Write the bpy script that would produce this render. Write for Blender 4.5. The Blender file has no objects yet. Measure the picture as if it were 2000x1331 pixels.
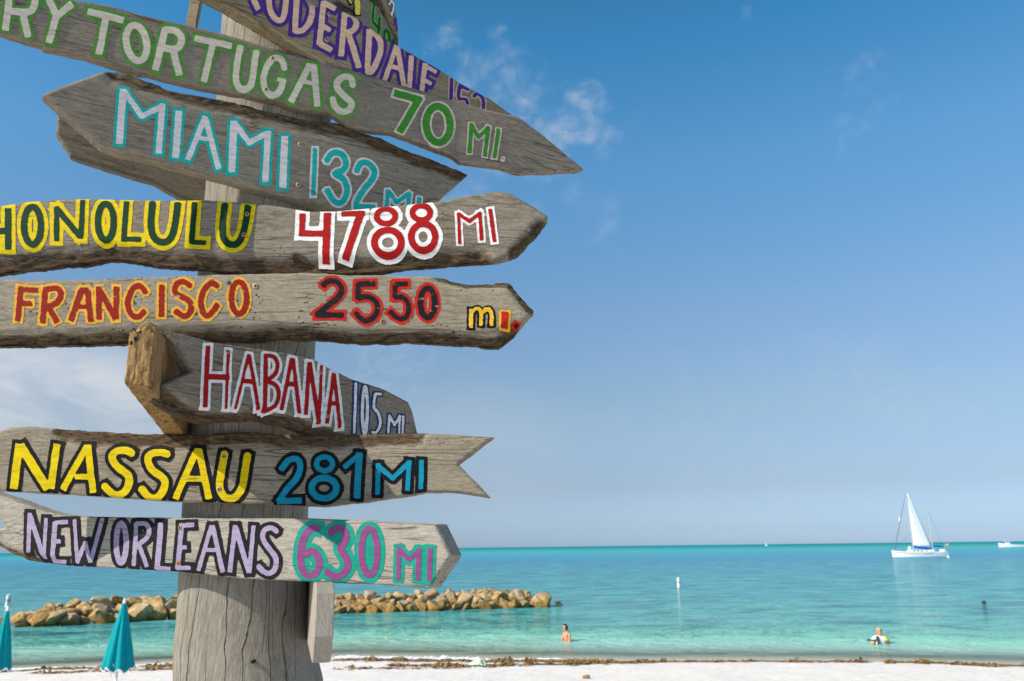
import bpy, bmesh, math, random
import numpy as np
from mathutils import Vector, Matrix, noise as mnoise

random.seed(7)
C = bpy.context.scene.collection
R = math.radians

# ------------------------------------------------------------------ camera
F_PX = 1556.0                      # focal length in pixels of the 2000 px wide photograph
CAM = Vector((0, 0, 3.2))
PITCH = math.atan((1069 - 665.5) / F_PX)
ROLL = 0.0118
_F = Vector((0, math.cos(PITCH), math.sin(PITCH)))
_R0 = Vector((1, 0, 0))
_U0 = Vector((0, -math.sin(PITCH), math.cos(PITCH)))
_R = math.cos(ROLL) * _R0 - math.sin(ROLL) * _U0
_U = math.sin(ROLL) * _R0 + math.cos(ROLL) * _U0
cam_d = bpy.data.cameras.new('camera')
cam = bpy.data.objects.new('camera', cam_d)
C.objects.link(cam)
cam.matrix_world = Matrix(((_R.x, _U.x, -_F.x, CAM.x), (_R.y, _U.y, -_F.y, CAM.y), (_R.z, _U.z, -_F.z, CAM.z), (0, 0, 0, 1)))
cam_d.sensor_width = 36
cam_d.lens = 36 * F_PX / 2000
cam_d.clip_start = 0.05
cam_d.clip_end = 60000
cam_d.dof.use_dof = True
cam_d.dof.focus_distance = 1.45
cam_d.dof.aperture_fstop = 11
bpy.context.scene.camera = cam

# ------------------------------------------------------------------ light
SUN_EL = R(35)
SUN_H = Vector((-0.862, -0.507, 0)).normalized()
SUN = (SUN_H * math.cos(SUN_EL) + Vector((0, 0, math.sin(SUN_EL)))).normalized()
sd = bpy.data.lights.new('sun', 'SUN')
sd.energy = 5.0
sd.angle = R(0.53)
sd.color = (1.0, 0.91, 0.79)
so = bpy.data.objects.new('sun', sd)
so.rotation_euler = SUN.to_track_quat('Z', 'Y').to_euler()
so.location = (-20, -12, 30)
C.objects.link(so)

SC = bpy.context.scene
SC.view_settings.view_transform = 'Standard'
SC.view_settings.look = 'None'
SC.view_settings.exposure = 0.15
SC.view_settings.gamma = 1.0
SC.view_settings.use_curve_mapping = False


def ray(px, py):
    return (_F + _R * ((px - 1000) / F_PX) + _U * ((665.5 - py) / F_PX)).normalized()


def lin(r, g=None, b=None, a=1.0):
    if g is None:
        r, g, b = r
    f = lambda c: (c / 12.92 if c <= 0.04045 else ((c + 0.055) / 1.055) ** 2.4)
    return (f(r / 255), f(g / 255), f(b / 255), a)


class NT:
    """small helper to write node trees"""
    def __init__(self, tree):
        self.t = tree
        self.n = tree.nodes
        self.l = tree.links

    def new(self, kind, **kw):
        nd = self.n.new(kind)
        for k, v in kw.items():
            setattr(nd, k, v)
        return nd

    def put(self, sock, v):
        if hasattr(v, 'is_linked') or hasattr(v, 'links'):
            self.l.new(v, sock)
        else:
            sock.default_value = v

    def math(self, op, a, b=None, c=None, clamp=False):
        nd = self.new('ShaderNodeMath', operation=op, use_clamp=clamp)
        self.put(nd.inputs[0], a)
        if b is not None:
            self.put(nd.inputs[1], b)
        if c is not None:
            self.put(nd.inputs[2], c)
        return nd.outputs[0]

    def vmath(self, op, a, b=None):
        nd = self.new('ShaderNodeVectorMath', operation=op)
        self.put(nd.inputs[0], a)
        if b is not None:
            self.put(nd.inputs[1], b)
        return nd.outputs['Value'] if op in ('DOT_PRODUCT', 'LENGTH', 'DISTANCE') else nd.outputs[0]

    def noise(self, vec, scale=5, detail=3, rough=0.5, dist=0.0):
        nd = self.new('ShaderNodeTexNoise')
        self.put(nd.inputs['Vector'], vec)
        self.put(nd.inputs['Scale'], scale)
        self.put(nd.inputs['Detail'], detail)
        self.put(nd.inputs['Roughness'], rough)
        self.put(nd.inputs['Distortion'], dist)
        return nd.outputs['Fac']

    def scaled(self, vec, s):
        return self.vmath('MULTIPLY', vec, s)

    def ramp(self, fac, stops, interp='LINEAR'):
        nd = self.new('ShaderNodeValToRGB')
        nd.color_ramp.interpolation = interp
        el = nd.color_ramp.elements
        while len(el) < len(stops):
            el.new(0.5)
        for e, (p, c) in zip(el, stops):
            e.position = p
            e.color = c if len(c) == 4 else (*c, 1)
        self.put(nd.inputs[0], fac)
        return nd.outputs[0]

    def mix(self, fac, a, b, mode='MIX'):
        nd = self.new('ShaderNodeMix', data_type='RGBA', blend_type=mode)
        self.put(nd.inputs[0], fac)
        self.put(nd.inputs[6], a)
        self.put(nd.inputs[7], b)
        return nd.outputs[2]

    def maprange(self, v, a, b, c=0.0, d=1.0, smooth=False):
        nd = self.new('ShaderNodeMapRange')
        nd.clamp = True
        if smooth:
            nd.interpolation_type = 'SMOOTHSTEP'
        self.put(nd.inputs[0], v)
        for i, q in zip((1, 2, 3, 4), (a, b, c, d)):
            nd.inputs[i].default_value = q
        return nd.outputs[0]

    def bump(self, h, strength=0.5, dist=0.01, normal=None):
        nd = self.new('ShaderNodeBump')
        nd.inputs['Strength'].default_value = strength
        nd.inputs['Distance'].default_value = dist
        self.put(nd.inputs['Height'], h)
        if normal is not None:
            self.put(nd.inputs['Normal'], normal)
        return nd.outputs[0]


def g3(v):
    return (v, v, v, 1)


# ------------------------------------------------------------------ sky
world = bpy.data.worlds.new('World')
SC.world = world
world.use_nodes = True
w = NT(world.node_tree)
w.n.clear()
sky = w.new('ShaderNodeTexSky', sky_type='NISHITA')
sky.sun_disc = False
sky.sun_elevation = SUN_EL
sky.sun_rotation = math.atan2(SUN_H.x, SUN_H.y)
sky.altitude = 0
sky.air_density = 1.0
sky.dust_density = 0.6
sky.ozone_density = 2.6
dirv = w.new('ShaderNodeTexCoord').outputs['Generated']
# thin high cirrus: a few patches of torn cloud at fixed places in the sky
n1 = w.noise(w.scaled(dirv, (16.0, 16.0, 24.0)), 1.6, 7, 0.64, 1.4)
n2 = w.noise(w.scaled(dirv, (2.2, 2.2, 7.0)), 1.5, 5, 0.6, 0.5)
wn = w.new('ShaderNodeTexNoise')
w.l.new(w.scaled(dirv, (7.0, 7.0, 7.0)), wn.inputs['Vector'])
wn.inputs['Scale'].default_value = 2.2
wn.inputs['Detail'].default_value = 5
wdir = w.vmath('ADD', dirv, w.scaled(w.vmath('SUBTRACT', wn.outputs['Color'], (0.5, 0.5, 0.5)), (0.26, 0.26, 0.26)))   # torn outlines
cloud = None
PATCHES = [  # photo pixel where the patch sits, radius, strength
    (1100, 275, 0.060, 0.55), (1040, 240, 0.055, 0.30), (985, 200, 0.055, 0.40), (900, 130, 0.055, 0.45), (930, 345, 0.09, 0.30), (1150, 425, 0.06, 0.16),
    (1720, 130, 0.05, 0.26), (1650, 215, 0.05, 0.22), (1640, 140, 0.04, 0.18),
    (120, 740, 0.12, 0.4), (700, 820, 0.22, 0.25),
    (1480, 60, 0.03, 0.12), (1700, 760, 0.12, 0.14), (1400, 900, 0.25, 0.10)]
for px, py, rad, st in PATCHES:
    d = ray(px, py)
    dist = w.vmath('DISTANCE', wdir, (d.x, d.y, d.z))
    m = w.math('MULTIPLY', w.maprange(dist, rad, 0.0, 0.0, 1.0, True), st)
    cloud = m if cloud is None else w.math('MAXIMUM', cloud, m)
tex = w.math('ADD', w.math('MULTIPLY', n1, 0.7), w.math('MULTIPLY', n2, 0.4))
torn = w.maprange(tex, 0.44, 0.74, 0.0, 1.0, True)
bank = None                                # soft low bank on the left
for px, py, rad, st in ((10, 775, 0.20, 1.0), (150, 785, 0.18, 0.95), (290, 800, 0.13, 0.7), (560, 860, 0.2, 0.28), (900, 880, 0.22, 0.2)):
    d = ray(px, py)
    m = w.math('MULTIPLY', w.maprange(w.vmath('DISTANCE', w.vmath('MULTIPLY', dirv, (1, 1, 1.7)), (d.x, d.y, d.z * 1.7)), rad, rad * 0.15, 0.0, 1.0, True), st)
    bank = m if bank is None else w.math('MAXIMUM', bank, m)
soft = w.maprange(n2, 0.34, 0.58, 0.35, 1.0, True)
cfac = w.math('MAXIMUM', w.math('MULTIPLY', cloud, w.math('MULTIPLY_ADD', torn, 0.85, 0.15)), w.math('MULTIPLY', bank, soft), clamp=True)
sepz = w.new('ShaderNodeSeparateXYZ')
w.l.new(dirv, sepz.inputs[0])
tint = w.mix(1.0, sky.outputs[0], w.ramp(sepz.outputs[2], [(0.0, (0.94, 1.28, 2.1)), (0.018, (0.81, 1.10, 1.78)), (0.069, (0.883, 0.936, 1.197)), (0.159, (1.214, 1.225, 1.223)), (0.278, (1.354, 1.518, 1.541)), (0.444, (1.113, 1.882, 2.036)), (0.574, (0.586, 1.807, 2.103)), (0.70, (0.72, 1.25, 1.35)), (1.0, (0.8, 1.05, 1.05))]), 'MULTIPLY')   # humid coastal air: paler blue low down
cmix = w.mix(cfac, tint, (7.4, 7.8, 8.4, 1))
bg = w.new('ShaderNodeBackground')
bg.inputs['Strength'].default_value = 0.081
w.l.new(cmix, bg.inputs['Color'])
w.l.new(bg.outputs[0], w.new('ShaderNodeOutputWorld').inputs[0])


# ------------------------------------------------------------------ materials
def material(name):
    m = bpy.data.materials.new(name)
    m.use_nodes = True
    t = NT(m.node_tree)
    t.n.clear()
    bs = t.new('ShaderNodeBsdfPrincipled')
    out = t.new('ShaderNodeOutputMaterial')
    t.l.new(bs.outputs[0], out.inputs[0])
    return m, t, bs, out


def plain(name, rgb, rough=0.6, var=0.12, scale=20, bump=0.0, spec=0.4, metal=0.0):
    m, t, bs, out = material(name)
    oc = t.new('ShaderNodeTexCoord').outputs['Object']
    n = t.noise(oc, scale, 4, 0.6)
    c = lin(rgb)
    lo = tuple(x * (1 - var) for x in c[:3]) + (1,)
    hi = tuple(min(1, x * (1 + var)) for x in c[:3]) + (1,)
    t.l.new(t.ramp(n, [(0.3, lo), (0.7, hi)]), bs.inputs['Base Color'])
    bs.inputs['Roughness'].default_value = rough
    bs.inputs['Specular IOR Level'].default_value = spec
    bs.inputs['Metallic'].default_value = metal
    if bump:
        t.l.new(t.bump(n, bump, 0.01), bs.inputs['Normal'])
    return m


def paint(name, rgb, wear=0.35):
    """hand brushed sign paint: brush streaks, thin places where grey wood shows"""
    m, t, bs, out = material(name)
    oc = t.new('ShaderNodeTexCoord').outputs['Object']
    c = lin(rgb)
    n = t.noise(t.scaled(oc, (40, 160, 160)), 1.0, 4, 0.6)
    fine = t.noise(t.scaled(oc, (90, 700, 700)), 1.0, 3, 0.7)
    base = t.ramp(n, [(0.25, tuple(x * 0.70 for x in c[:3])), (0.75, tuple(min(1, x * 1.12) for x in c[:3]))])
    thin = t.math('MULTIPLY', t.maprange(fine, 0.57, 0.74, 0, 1), wear * 1.25)
    base = t.mix(thin, base, lin(120, 110, 96))
    cr = t.math('ABSOLUTE', t.math('SUBTRACT', t.noise(t.scaled(oc, (2.2, 60, 60)), 1.0, 2, 0.5), 0.5))
    crk = t.math('MULTIPLY', t.maprange(cr, 0.0, 0.012, 1, 0), t.maprange(t.noise(t.scaled(oc, (6, 16, 16)), 1.0, 2), 0.50, 0.60, 0, 0.7))
    t.l.new(t.mix(crk, base, lin(60, 52, 42)), bs.inputs['Base Color'])
    bs.inputs['Roughness'].default_value = 0.72
    bs.inputs['Specular IOR Level'].default_value = 0.14
    t.l.new(t.bump(fine, 0.25, 0.001), bs.inputs['Normal'])
    return m


def wood(name, dark, mid, light, bark_d, bark_l, axis=0, pits=0.3, crack=0.5, gs=1.0, mottle=1.0, run=1.6):
    """weathered plank: grain along the local axis, silver grey bleaching, cracks, pits, dark bark where 'bark' is set"""
    m, t, bs, out = material(name)
    oc = t.new('ShaderNodeTexCoord').outputs['Object']
    rnd = t.new('ShaderNodeObjectInfo').outputs['Random']
    off = t.new('ShaderNodeCombineXYZ')
    for i in range(3):
        t.l.new(t.math('MULTIPLY', rnd, 13.0 + 7 * i), off.inputs[i])
    p = t.vmath('ADD', oc, off.outputs[0])

    def st(along, across):
        v = [across * gs] * 3
        v[axis] = along * gs
        return t.scaled(p, tuple(v))
    warp = t.noise(st(3, 9), 1.0, 2, 0.5)
    wv = t.new('ShaderNodeCombineXYZ')
    for i in range(3):
        if i != axis:
            t.l.new(t.math('MULTIPLY', warp, 0.05), wv.inputs[i])
    pw = t.vmath('ADD', p, wv.outputs[0])

    def stw(along, across):
        v = [across * gs] * 3
        v[axis] = along * gs
        return t.scaled(pw, tuple(v))
    broad = t.noise(st(3.5, 11), 1.0, 4, 0.55)
    grain = t.noise(stw(30, 210), 1.0, 6, 0.70)
    fibre = t.noise(stw(60, 620), 1.0, 3, 0.7)
    col = t.ramp(grain, [(0.28, dark), (0.5, mid), (0.74, light)])
    col = t.mix(t.maprange(broad, 0.36, 0.68, 0, 0.75), col, t.ramp(fibre, [(0.3, mid), (0.72, light)]))
    stain = t.noise(st(5, 16), 1.0, 5, 0.7, 0.8)
    col = t.mix(t.maprange(stain, 0.52, 0.80, 0, 0.45), col, dark)
    mott = t.noise(st(110, 380), 1.0, 3, 0.75)
    shade = tuple(x * 0.42 for x in dark[:3]) + (1,)
    col = t.mix(t.maprange(mott, 0.54, 0.72, 0, 0.55 * mottle), col, shade)
    col = t.mix(t.maprange(mott, 0.44, 0.30, 0, 0.35), col, tuple(min(1, x * 1.25) for x in light[:3]) + (1,))
    # long thin checks along the grain
    if run < 1:      # round post: checks run up the trunk with a slight spiral
        ang = t.new('ShaderNodeAttribute', attribute_name='turn').outputs['Fac']
        sp = t.new('ShaderNodeSeparateXYZ')
        t.l.new(oc, sp.inputs[0])
        cv = t.new('ShaderNodeCombineXYZ')
        t.l.new(t.math('MULTIPLY', ang, 9.0), cv.inputs[0])
        t.l.new(sp.outputs[2], cv.inputs[2])
        w1 = t.math('MULTIPLY', t.math('SUBTRACT', t.noise(t.scaled(cv.outputs[0], (1.0, 1, 2.2)), 1.0, 2, 0.5), 0.5), 0.10)
        w2 = t.math('MULTIPLY', t.math('SUBTRACT', t.noise(t.scaled(cv.outputs[0], (3, 1, 26)), 1.0, 3, 0.6), 0.5), 0.010)
        tw = t.math('ADD', t.math('ADD', ang, t.math('MULTIPLY', sp.outputs[2], -0.14)), t.math('ADD', w1, w2))
        crm = None
        for k, lo, hi in ((23.0, 0.40, 0.50), (37.0, 0.50, 0.60)):
            f = t.math('ABSOLUTE', t.math('SUBTRACT', t.math('FRACT', t.math('MULTIPLY', tw, k)), 0.5))
            cell = t.math('FLOOR', t.math('MULTIPLY', tw, k))
            c3 = t.new('ShaderNodeCombineXYZ')
            t.l.new(t.math('MULTIPLY', cell, 3.7), c3.inputs[0])
            t.l.new(t.math('MULTIPLY', sp.outputs[2], 2.6), c3.inputs[2])
            on = t.maprange(t.noise(c3.outputs[0], 1.0, 1), lo, hi, 0, 1)
            line = t.math('MULTIPLY', t.maprange(f, 0.003, 0.020 * k / 23, 0.85, 0), on)
            crm = line if crm is None else t.math('MAXIMUM', crm, line)
    else:
        cr = t.math('ABSOLUTE', t.math('SUBTRACT', t.noise(stw(run, 46), 1.0, 2, 0.5), 0.5))
        crm = t.math('MULTIPLY', t.maprange(cr, 0.0, 0.012, 1, 0), t.maprange(t.noise(st(4, 10), 1.0, 2), 0.42, 0.54, 0, 1))
    crm = t.math('MULTIPLY', crm, crack)
    # worm holes
    vo = t.new('ShaderNodeTexVoronoi', feature='F1')
    t.l.new(st(110, 150), vo.inputs['Vector'])
    vo.inputs['Scale'].default_value = 1.0
    pit = t.math('MULTIPLY', t.maprange(vo.outputs['Distance'], 0.16, 0.30, 1, 0), t.maprange(t.noise(st(16, 22), 1.0, 2), 0.52, 0.66, 0, 1))
    pit = t.math('MULTIPLY', pit, pits)
    # bark
    at = t.new('ShaderNodeAttribute', attribute_name='bark').outputs['Fac']
    bn = t.noise(stw(30, 95), 1.0, 7, 0.78, 1.2)
    bn2 = t.noise(st(20, 60), 1.0, 4, 0.6)
    bm = t.maprange(t.math('ADD', at, t.math('MULTIPLY', t.math('SUBTRACT', bn2, 0.5), 0.9)), 0.35, 0.62, 0, 1)
    bcol = t.ramp(bn, [(0.38, bark_d), (0.52, tuple(0.5 * (a + b) for a, b in zip(bark_d, bark_l))), (0.64, bark_l)])
    col = t.mix(bm, col, bcol)
    if run < 1:
        sx = t.new('ShaderNodeSeparateXYZ')
        t.l.new(oc, sx.inputs[0])
        ym = t.math('MULTIPLY', t.maprange(t.noise(t.scaled(oc, (16, 16, 9)), 1.0, 4, 0.6), 0.54, 0.70, 0, 0.6), t.maprange(sx.outputs[2], 1.55, 1.25, 0, 1))
        col = t.mix(ym, col, lin(138, 112, 62))
    tone = t.ramp(t.math('FRACT', t.math('MULTIPLY', rnd, 7.13)), [(0.0, (0.80, 0.80, 0.82)), (0.5, (0.96, 0.95, 0.93)), (1.0, (1.14, 1.12, 1.06))])
    col = t.mix(1.0, col, tone, 'MULTIPLY')
    hole = t.math('MAXIMUM', crm, pit)
    col = t.mix(hole, col, (0.02, 0.016, 0.012, 1))
    t.l.new(col, bs.inputs['Base Color'])
    bs.inputs['Roughness'].default_value = 0.82
    bs.inputs['Specular IOR Level'].default_value = 0.2
    h1 = t.math('MULTIPLY_ADD', fibre, 0.35, t.math('MULTIPLY', grain, 0.65))
    h1 = t.math('SUBTRACT', h1, t.math('MULTIPLY', hole, 1.6))
    h1 = t.math('ADD', h1, t.math('MULTIPLY', t.math('MULTIPLY', bn, bm), 3.0))
    t.l.new(t.bump(h1, 1.0, 0.003), bs.inputs['Normal'])
    return m


BARK_D, BARK_L = lin(52, 40, 28), lin(138, 114, 84)
W_GREY = wood('weathered_grey_wood', lin(92, 83, 70), lin(137, 126, 109), lin(168, 159, 143), BARK_D, BARK_L)
W_WARM = wood('weathered_tan_wood', lin(96, 82, 62), lin(140, 124, 98), lin(172, 158, 130), BARK_D, BARK_L)
W_PALE = wood('bleached_pale_wood', lin(110, 103, 93), lin(153, 146, 134), lin(182, 176, 165), lin(60, 44, 30), lin(150, 124, 92), pits=0.12)
W_PIT = wood('pitted_driftwood', lin(92, 82, 68), lin(144, 133, 115), lin(180, 170, 150), lin(50, 40, 30), lin(140, 118, 88), pits=0.9, crack=0.8)
W_ROUGH = wood('rough_sawn_wood', lin(72, 50, 27), lin(146, 110, 64), lin(204, 170, 122), lin(60, 40, 20), lin(190, 140, 80), axis=1, pits=1.0, gs=0.7)
W_POST = wood('post_wood', lin(96, 91, 82), lin(134, 128, 117), lin(164, 158, 147), lin(60, 50, 40), lin(150, 130, 100), axis=2, pits=0.10, crack=1.0, gs=0.9, mottle=0.35, run=0.35)
W_GREY_SHADED = wood('shaded_grey_wood', lin(74, 66, 54), lin(112, 103, 89), lin(142, 133, 118), BARK_D, BARK_L)  # grey wood with the shade cast by the board in front painted in
W_END = wood('pale_end_grain', lin(132, 122, 108), lin(170, 161, 146), lin(196, 188, 174), lin(60, 50, 40), lin(150, 130, 100), axis=1, pits=0.0, crack=0.0, gs=1.6, mottle=0.6)


# ------------------------------------------------------------------ mesh helpers
def link(name, me, mats, parent=None):
    o = bpy.data.objects.new(name, me)
    C.objects.link(o)
    for m in (mats if isinstance(mats, (list, tuple)) else [mats]):
        me.materials.append(m)
    if parent:
        o.parent = parent
    return o


def mesh_from(name, verts, faces, smooth=True, sharp=40):
    me = bpy.data.meshes.new(name)
    me.from_pydata([tuple(v) for v in verts], [], faces)
    me.validate()
    me.update()
    if smooth:
        me.shade_smooth()
        me.set_sharp_from_angle(angle=R(sharp))
    return me


def bm_obj(name, bm, mats, parent=None, smooth=True, sharp=40):
    me = bpy.data.meshes.new(name)
    bm.normal_update()
    bm.to_mesh(me)
    bm.free()
    if smooth:
        me.shade_smooth()
        me.set_sharp_from_angle(angle=R(sharp))
    return link(name, me, mats, parent)


def tag(o, label=None, cat=None, group=None, kind=None):
    if label:
        o['label'] = label
    if cat:
        o['category'] = cat
    if group:
        o['group'] = group
    if kind:
        o['kind'] = kind
    return o


def empty(name, loc=(0, 0, 0), rz=0.0):
    e = bpy.data.objects.new(name, None)
    e.empty_display_size = 0.1
    e.location = loc
    e.rotation_euler = (0, 0, rz)
    C.objects.link(e)
    return e


def tube(bm, pts, radii, seg=8, caps=True):
    """tapered tube through points"""
    pts = [Vector(p) for p in pts]
    if not isinstance(radii, (list, tuple)):
        radii = [radii] * len(pts)
    rings = []
    for i, p in enumerate(pts):
        d = (pts[min(i + 1, len(pts) - 1)] - pts[max(i - 1, 0)]).normalized()
        a = d.cross(Vector((0, 0, 1)))
        if a.length < 1e-3:
            a = d.cross(Vector((0, 1, 0)))
        a.normalize()
        b = d.cross(a)
        rings.append([bm.verts.new(p + (a * math.cos(2 * math.pi * k / seg) + b * math.sin(2 * math.pi * k / seg)) * radii[i]) for k in range(seg)])
    for r0, r1 in zip(rings, rings[1:]):
        for k in range(seg):
            bm.faces.new((r0[k], r0[(k + 1) % seg], r1[(k + 1) % seg], r1[k]))
    if caps:
        bm.faces.new(rings[0][::-1])
        bm.faces.new(rings[-1])
    return rings


def box(bm, c, s, rot=None):
    vs = []
    for z in (-.5, .5):
        for y in (-.5, .5):
            for x in (-.5, .5):
                v = Vector((x * s[0], y * s[1], z * s[2]))
                if rot is not None:
                    v = rot @ v
                vs.append(bm.verts.new(v + Vector(c)))
    for f in ((0, 2, 3, 1), (4, 5, 7, 6), (0, 1, 5, 4), (2, 6, 7, 3), (0, 4, 6, 2), (1, 3, 7, 5)):
        bm.faces.new([vs[i] for i in f])
    return vs


# field helpers (all in pixels of the 2000 px wide photo; every board then lies on its own plane)
def seg_dist(X, Y, a, b):
    ax, ay = a
    dx, dy = b[0] - ax, b[1] - ay
    L2 = dx * dx + dy * dy + 1e-9
    t = np.clip(((X - ax) * dx + (Y - ay) * dy) / L2, 0, 1)
    return np.hypot(X - ax - t * dx, Y - ay - t * dy)


def poly_sdf(X, Y, poly):
    d = np.full(X.shape, 1e9)
    ins = np.zeros(X.shape, bool)
    n = len(poly)
    for i in range(n):
        a, b = poly[i], poly[(i + 1) % n]
        d = np.minimum(d, seg_dist(X, Y, a, b))
        if a[1] != b[1]:
            c = ((a[1] > Y) != (b[1] > Y)) & (X < (b[0] - a[0]) * (Y - a[1]) / (b[1] - a[1]) + a[0])
            ins ^= c
    return np.where(ins, d, -d)


def line_dist(X, Y, pts):
    d = np.full(X.shape, 1e9)
    for a, b in zip(pts, pts[1:]):
        d = np.minimum(d, seg_dist(X, Y, a, b))
    return d


def grid_noise(X, Y, s, seed):
    out = np.empty(X.shape)
    fl = out.ravel()
    xs, ys = X.ravel() * s, Y.ravel() * s
    for i in range(fl.size):
        fl[i] = mnoise.noise((xs[i], ys[i], seed))
    return out


def march(Fd, xs, ys):
    """marching squares: filled mesh of Fd > 0; returns verts, faces, boundary directed edges"""
    ny, nx = Fd.shape
    vid, verts, faces, bnd = {}, [], [], []

    def gv(i, j):
        k = (i, j)
        if k not in vid:
            vid[k] = len(verts)
            verts.append((xs[j], ys[i]))
        return vid[k]

    def ev(i0, j0, i1, j1):
        k = (i0, j0, i1, j1) if (i0, j0) < (i1, j1) else (i1, j1, i0, j0)
        if k not in vid:
            f0, f1 = Fd[k[0], k[1]], Fd[k[2], k[3]]
            t = min(0.97, max(0.03, f0 / (f0 - f1)))
            vid[k] = len(verts)
            verts.append((xs[k[1]] * (1 - t) + xs[k[3]] * t, ys[k[0]] * (1 - t) + ys[k[2]] * t))
        return vid[k]
    pos = Fd > 0
    cnt = pos[:-1, :-1].astype(int) + pos[1:, :-1] + pos[:-1, 1:] + pos[1:, 1:]
    for i, j in zip(*np.nonzero(cnt)):
        cs = ((i, j), (i, j + 1), (i + 1, j + 1), (i + 1, j))
        if cnt[i, j] == 4:
            faces.append([gv(*c) for c in cs])
            continue
        poly = []
        for k in range(4):
            a, b = cs[k], cs[(k + 1) % 4]
            pa, pb = pos[a], pos[b]
            if pa:
                poly.append((gv(*a), False))
            if pa != pb:
                poly.append((ev(*a, *b), True))
        ids = [p[0] for p in poly]
        if len(ids) < 3:
            continue
        faces.append(ids)
        for k in range(len(poly)):
            (a, ea), (b, eb) = poly[k], poly[(k + 1) % len(poly)]
            if ea and eb:
                bnd.append((a, b))
    return verts, faces, bnd


def catmull(pts, n=7):
    out = []
    P = [pts[0]] + list(pts) + [pts[-1]]
    for i in range(1, len(P) - 2):
        p0, p1, p2, p3 = P[i - 1], P[i], P[i + 1], P[i + 2]
        for k in range(n):
            t = k / n
            out.append(tuple(0.5 * (2 * p1[c] + (p2[c] - p0[c]) * t + (2 * p0[c] - 5 * p1[c] + 4 * p2[c] - p3[c]) * t * t + (3 * p1[c] - p0[c] - 3 * p2[c] + p3[c]) * t ** 3) for c in (0, 1)))
    out.append(tuple(pts[-1]))
    return out


def stroke_field(X, Y, pts, w, cap):
    """> 0 inside a brush stroke of half width w with square-cut ends"""
    best = np.full(X.shape, -1e9)
    n = len(pts) - 1
    for i in range(n):
        a, b = pts[i], pts[i + 1]
        L = math.hypot(b[0] - a[0], b[1] - a[1]) + 1e-6
        ux, uy = (b[0] - a[0]) / L, (b[1] - a[1]) / L
        s = (X - a[0]) * ux + (Y - a[1]) * uy
        q = np.abs(-(X - a[0]) * uy + (Y - a[1]) * ux)
        if i == 0 or i == n - 1:
            lo = -s if i == 0 else None
            hi = s - L if i == n - 1 else None
            f = w - q
            if lo is not None:
                f = np.minimum(f, cap - lo)
            if hi is not None:
                f = np.minimum(f, cap - hi)
            if lo is None:     # round joint at the start
                f = np.where(s < 0, w - np.hypot(s, q), f)
            if hi is None:
                f = np.where(s > L, w - np.hypot(s - L, q), f)
        else:
            t = np.clip(s, 0, L)
            f = w - np.hypot(s - t, q)
        best = np.maximum(best, f)
    return best


# ------------------------------------------------------------------ the post
POST_Y = 1.56
_mid = []
for _px, _py in ((488, 1331), (478, 1250), (478, 1130), (481, 1000), (497, 680), (520, 370), (538, 205), (551, 20), (566, -180)):
    _d = ray(_px, _py)
    _mid.append(((CAM + _d * (POST_Y / _d.y)).z, (CAM + _d * (POST_Y / _d.y)).x))
_mid.sort()
AX0 = Vector((_mid[0][1], POST_Y, _mid[0][0]))


def axis_at(z):
    return Vector((float(np.interp(z, [m[0] for m in _mid], [m[1] for m in _mid])), POST_Y, z))


def edge_r(px, py):
    """post radius whose silhouette passes through a pixel"""
    d = ray(px, py)
    # closest horizontal distance between the axis and the ray
    lo = 1e9
    for k in range(400):
        s = 1.0 + k * 0.0025
        p = CAM + d * s
        a = axis_at(p.z)
        lo = min(lo, math.hypot(p.x - a.x, p.y - a.y))
    return lo


def z_at(px, py):
    d = ray(px, py)
    return (CAM + d * (POST_Y / d.y)).z


PROFILE = []
for (lx, ly), (rx, ry) in (((336, 1331), (640, 1331)), ((338, 1285), (614, 1285)), ((344, 1230), (608, 1230)), ((352, 1130), (605, 1130)), ((358, 1000), (604, 1000)),
                           ((375, 690), (619, 670)), ((403, 370), (636, 370)), ((426, 190), (650, 225)), ((438, 20), (664, 20))):
    PROFILE.append((0.5 * (z_at(lx, ly) + z_at(rx, ry)), 0.5 * (edge_r(lx, ly) + edge_r(rx, ry))))
PROFILE.sort()
GROUND_POST = 1.57
PROFILE = [(GROUND_POST - 0.25, PROFILE[0][1] * 1.22), (GROUND_POST + 0.5, PROFILE[0][1] * 1.16)] + PROFILE + [(PROFILE[-1][0] + 0.55, PROFILE[-1][1] * 0.985)]


def post_r(z):
    for (z0, r0), (z1, r1) in zip(PROFILE, PROFILE[1:]):
        if z <= z1:
            t = max(0, (z - z0) / (z1 - z0))
            return r0 + (r1 - r0) * t
    return PROFILE[-1][1]


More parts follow.
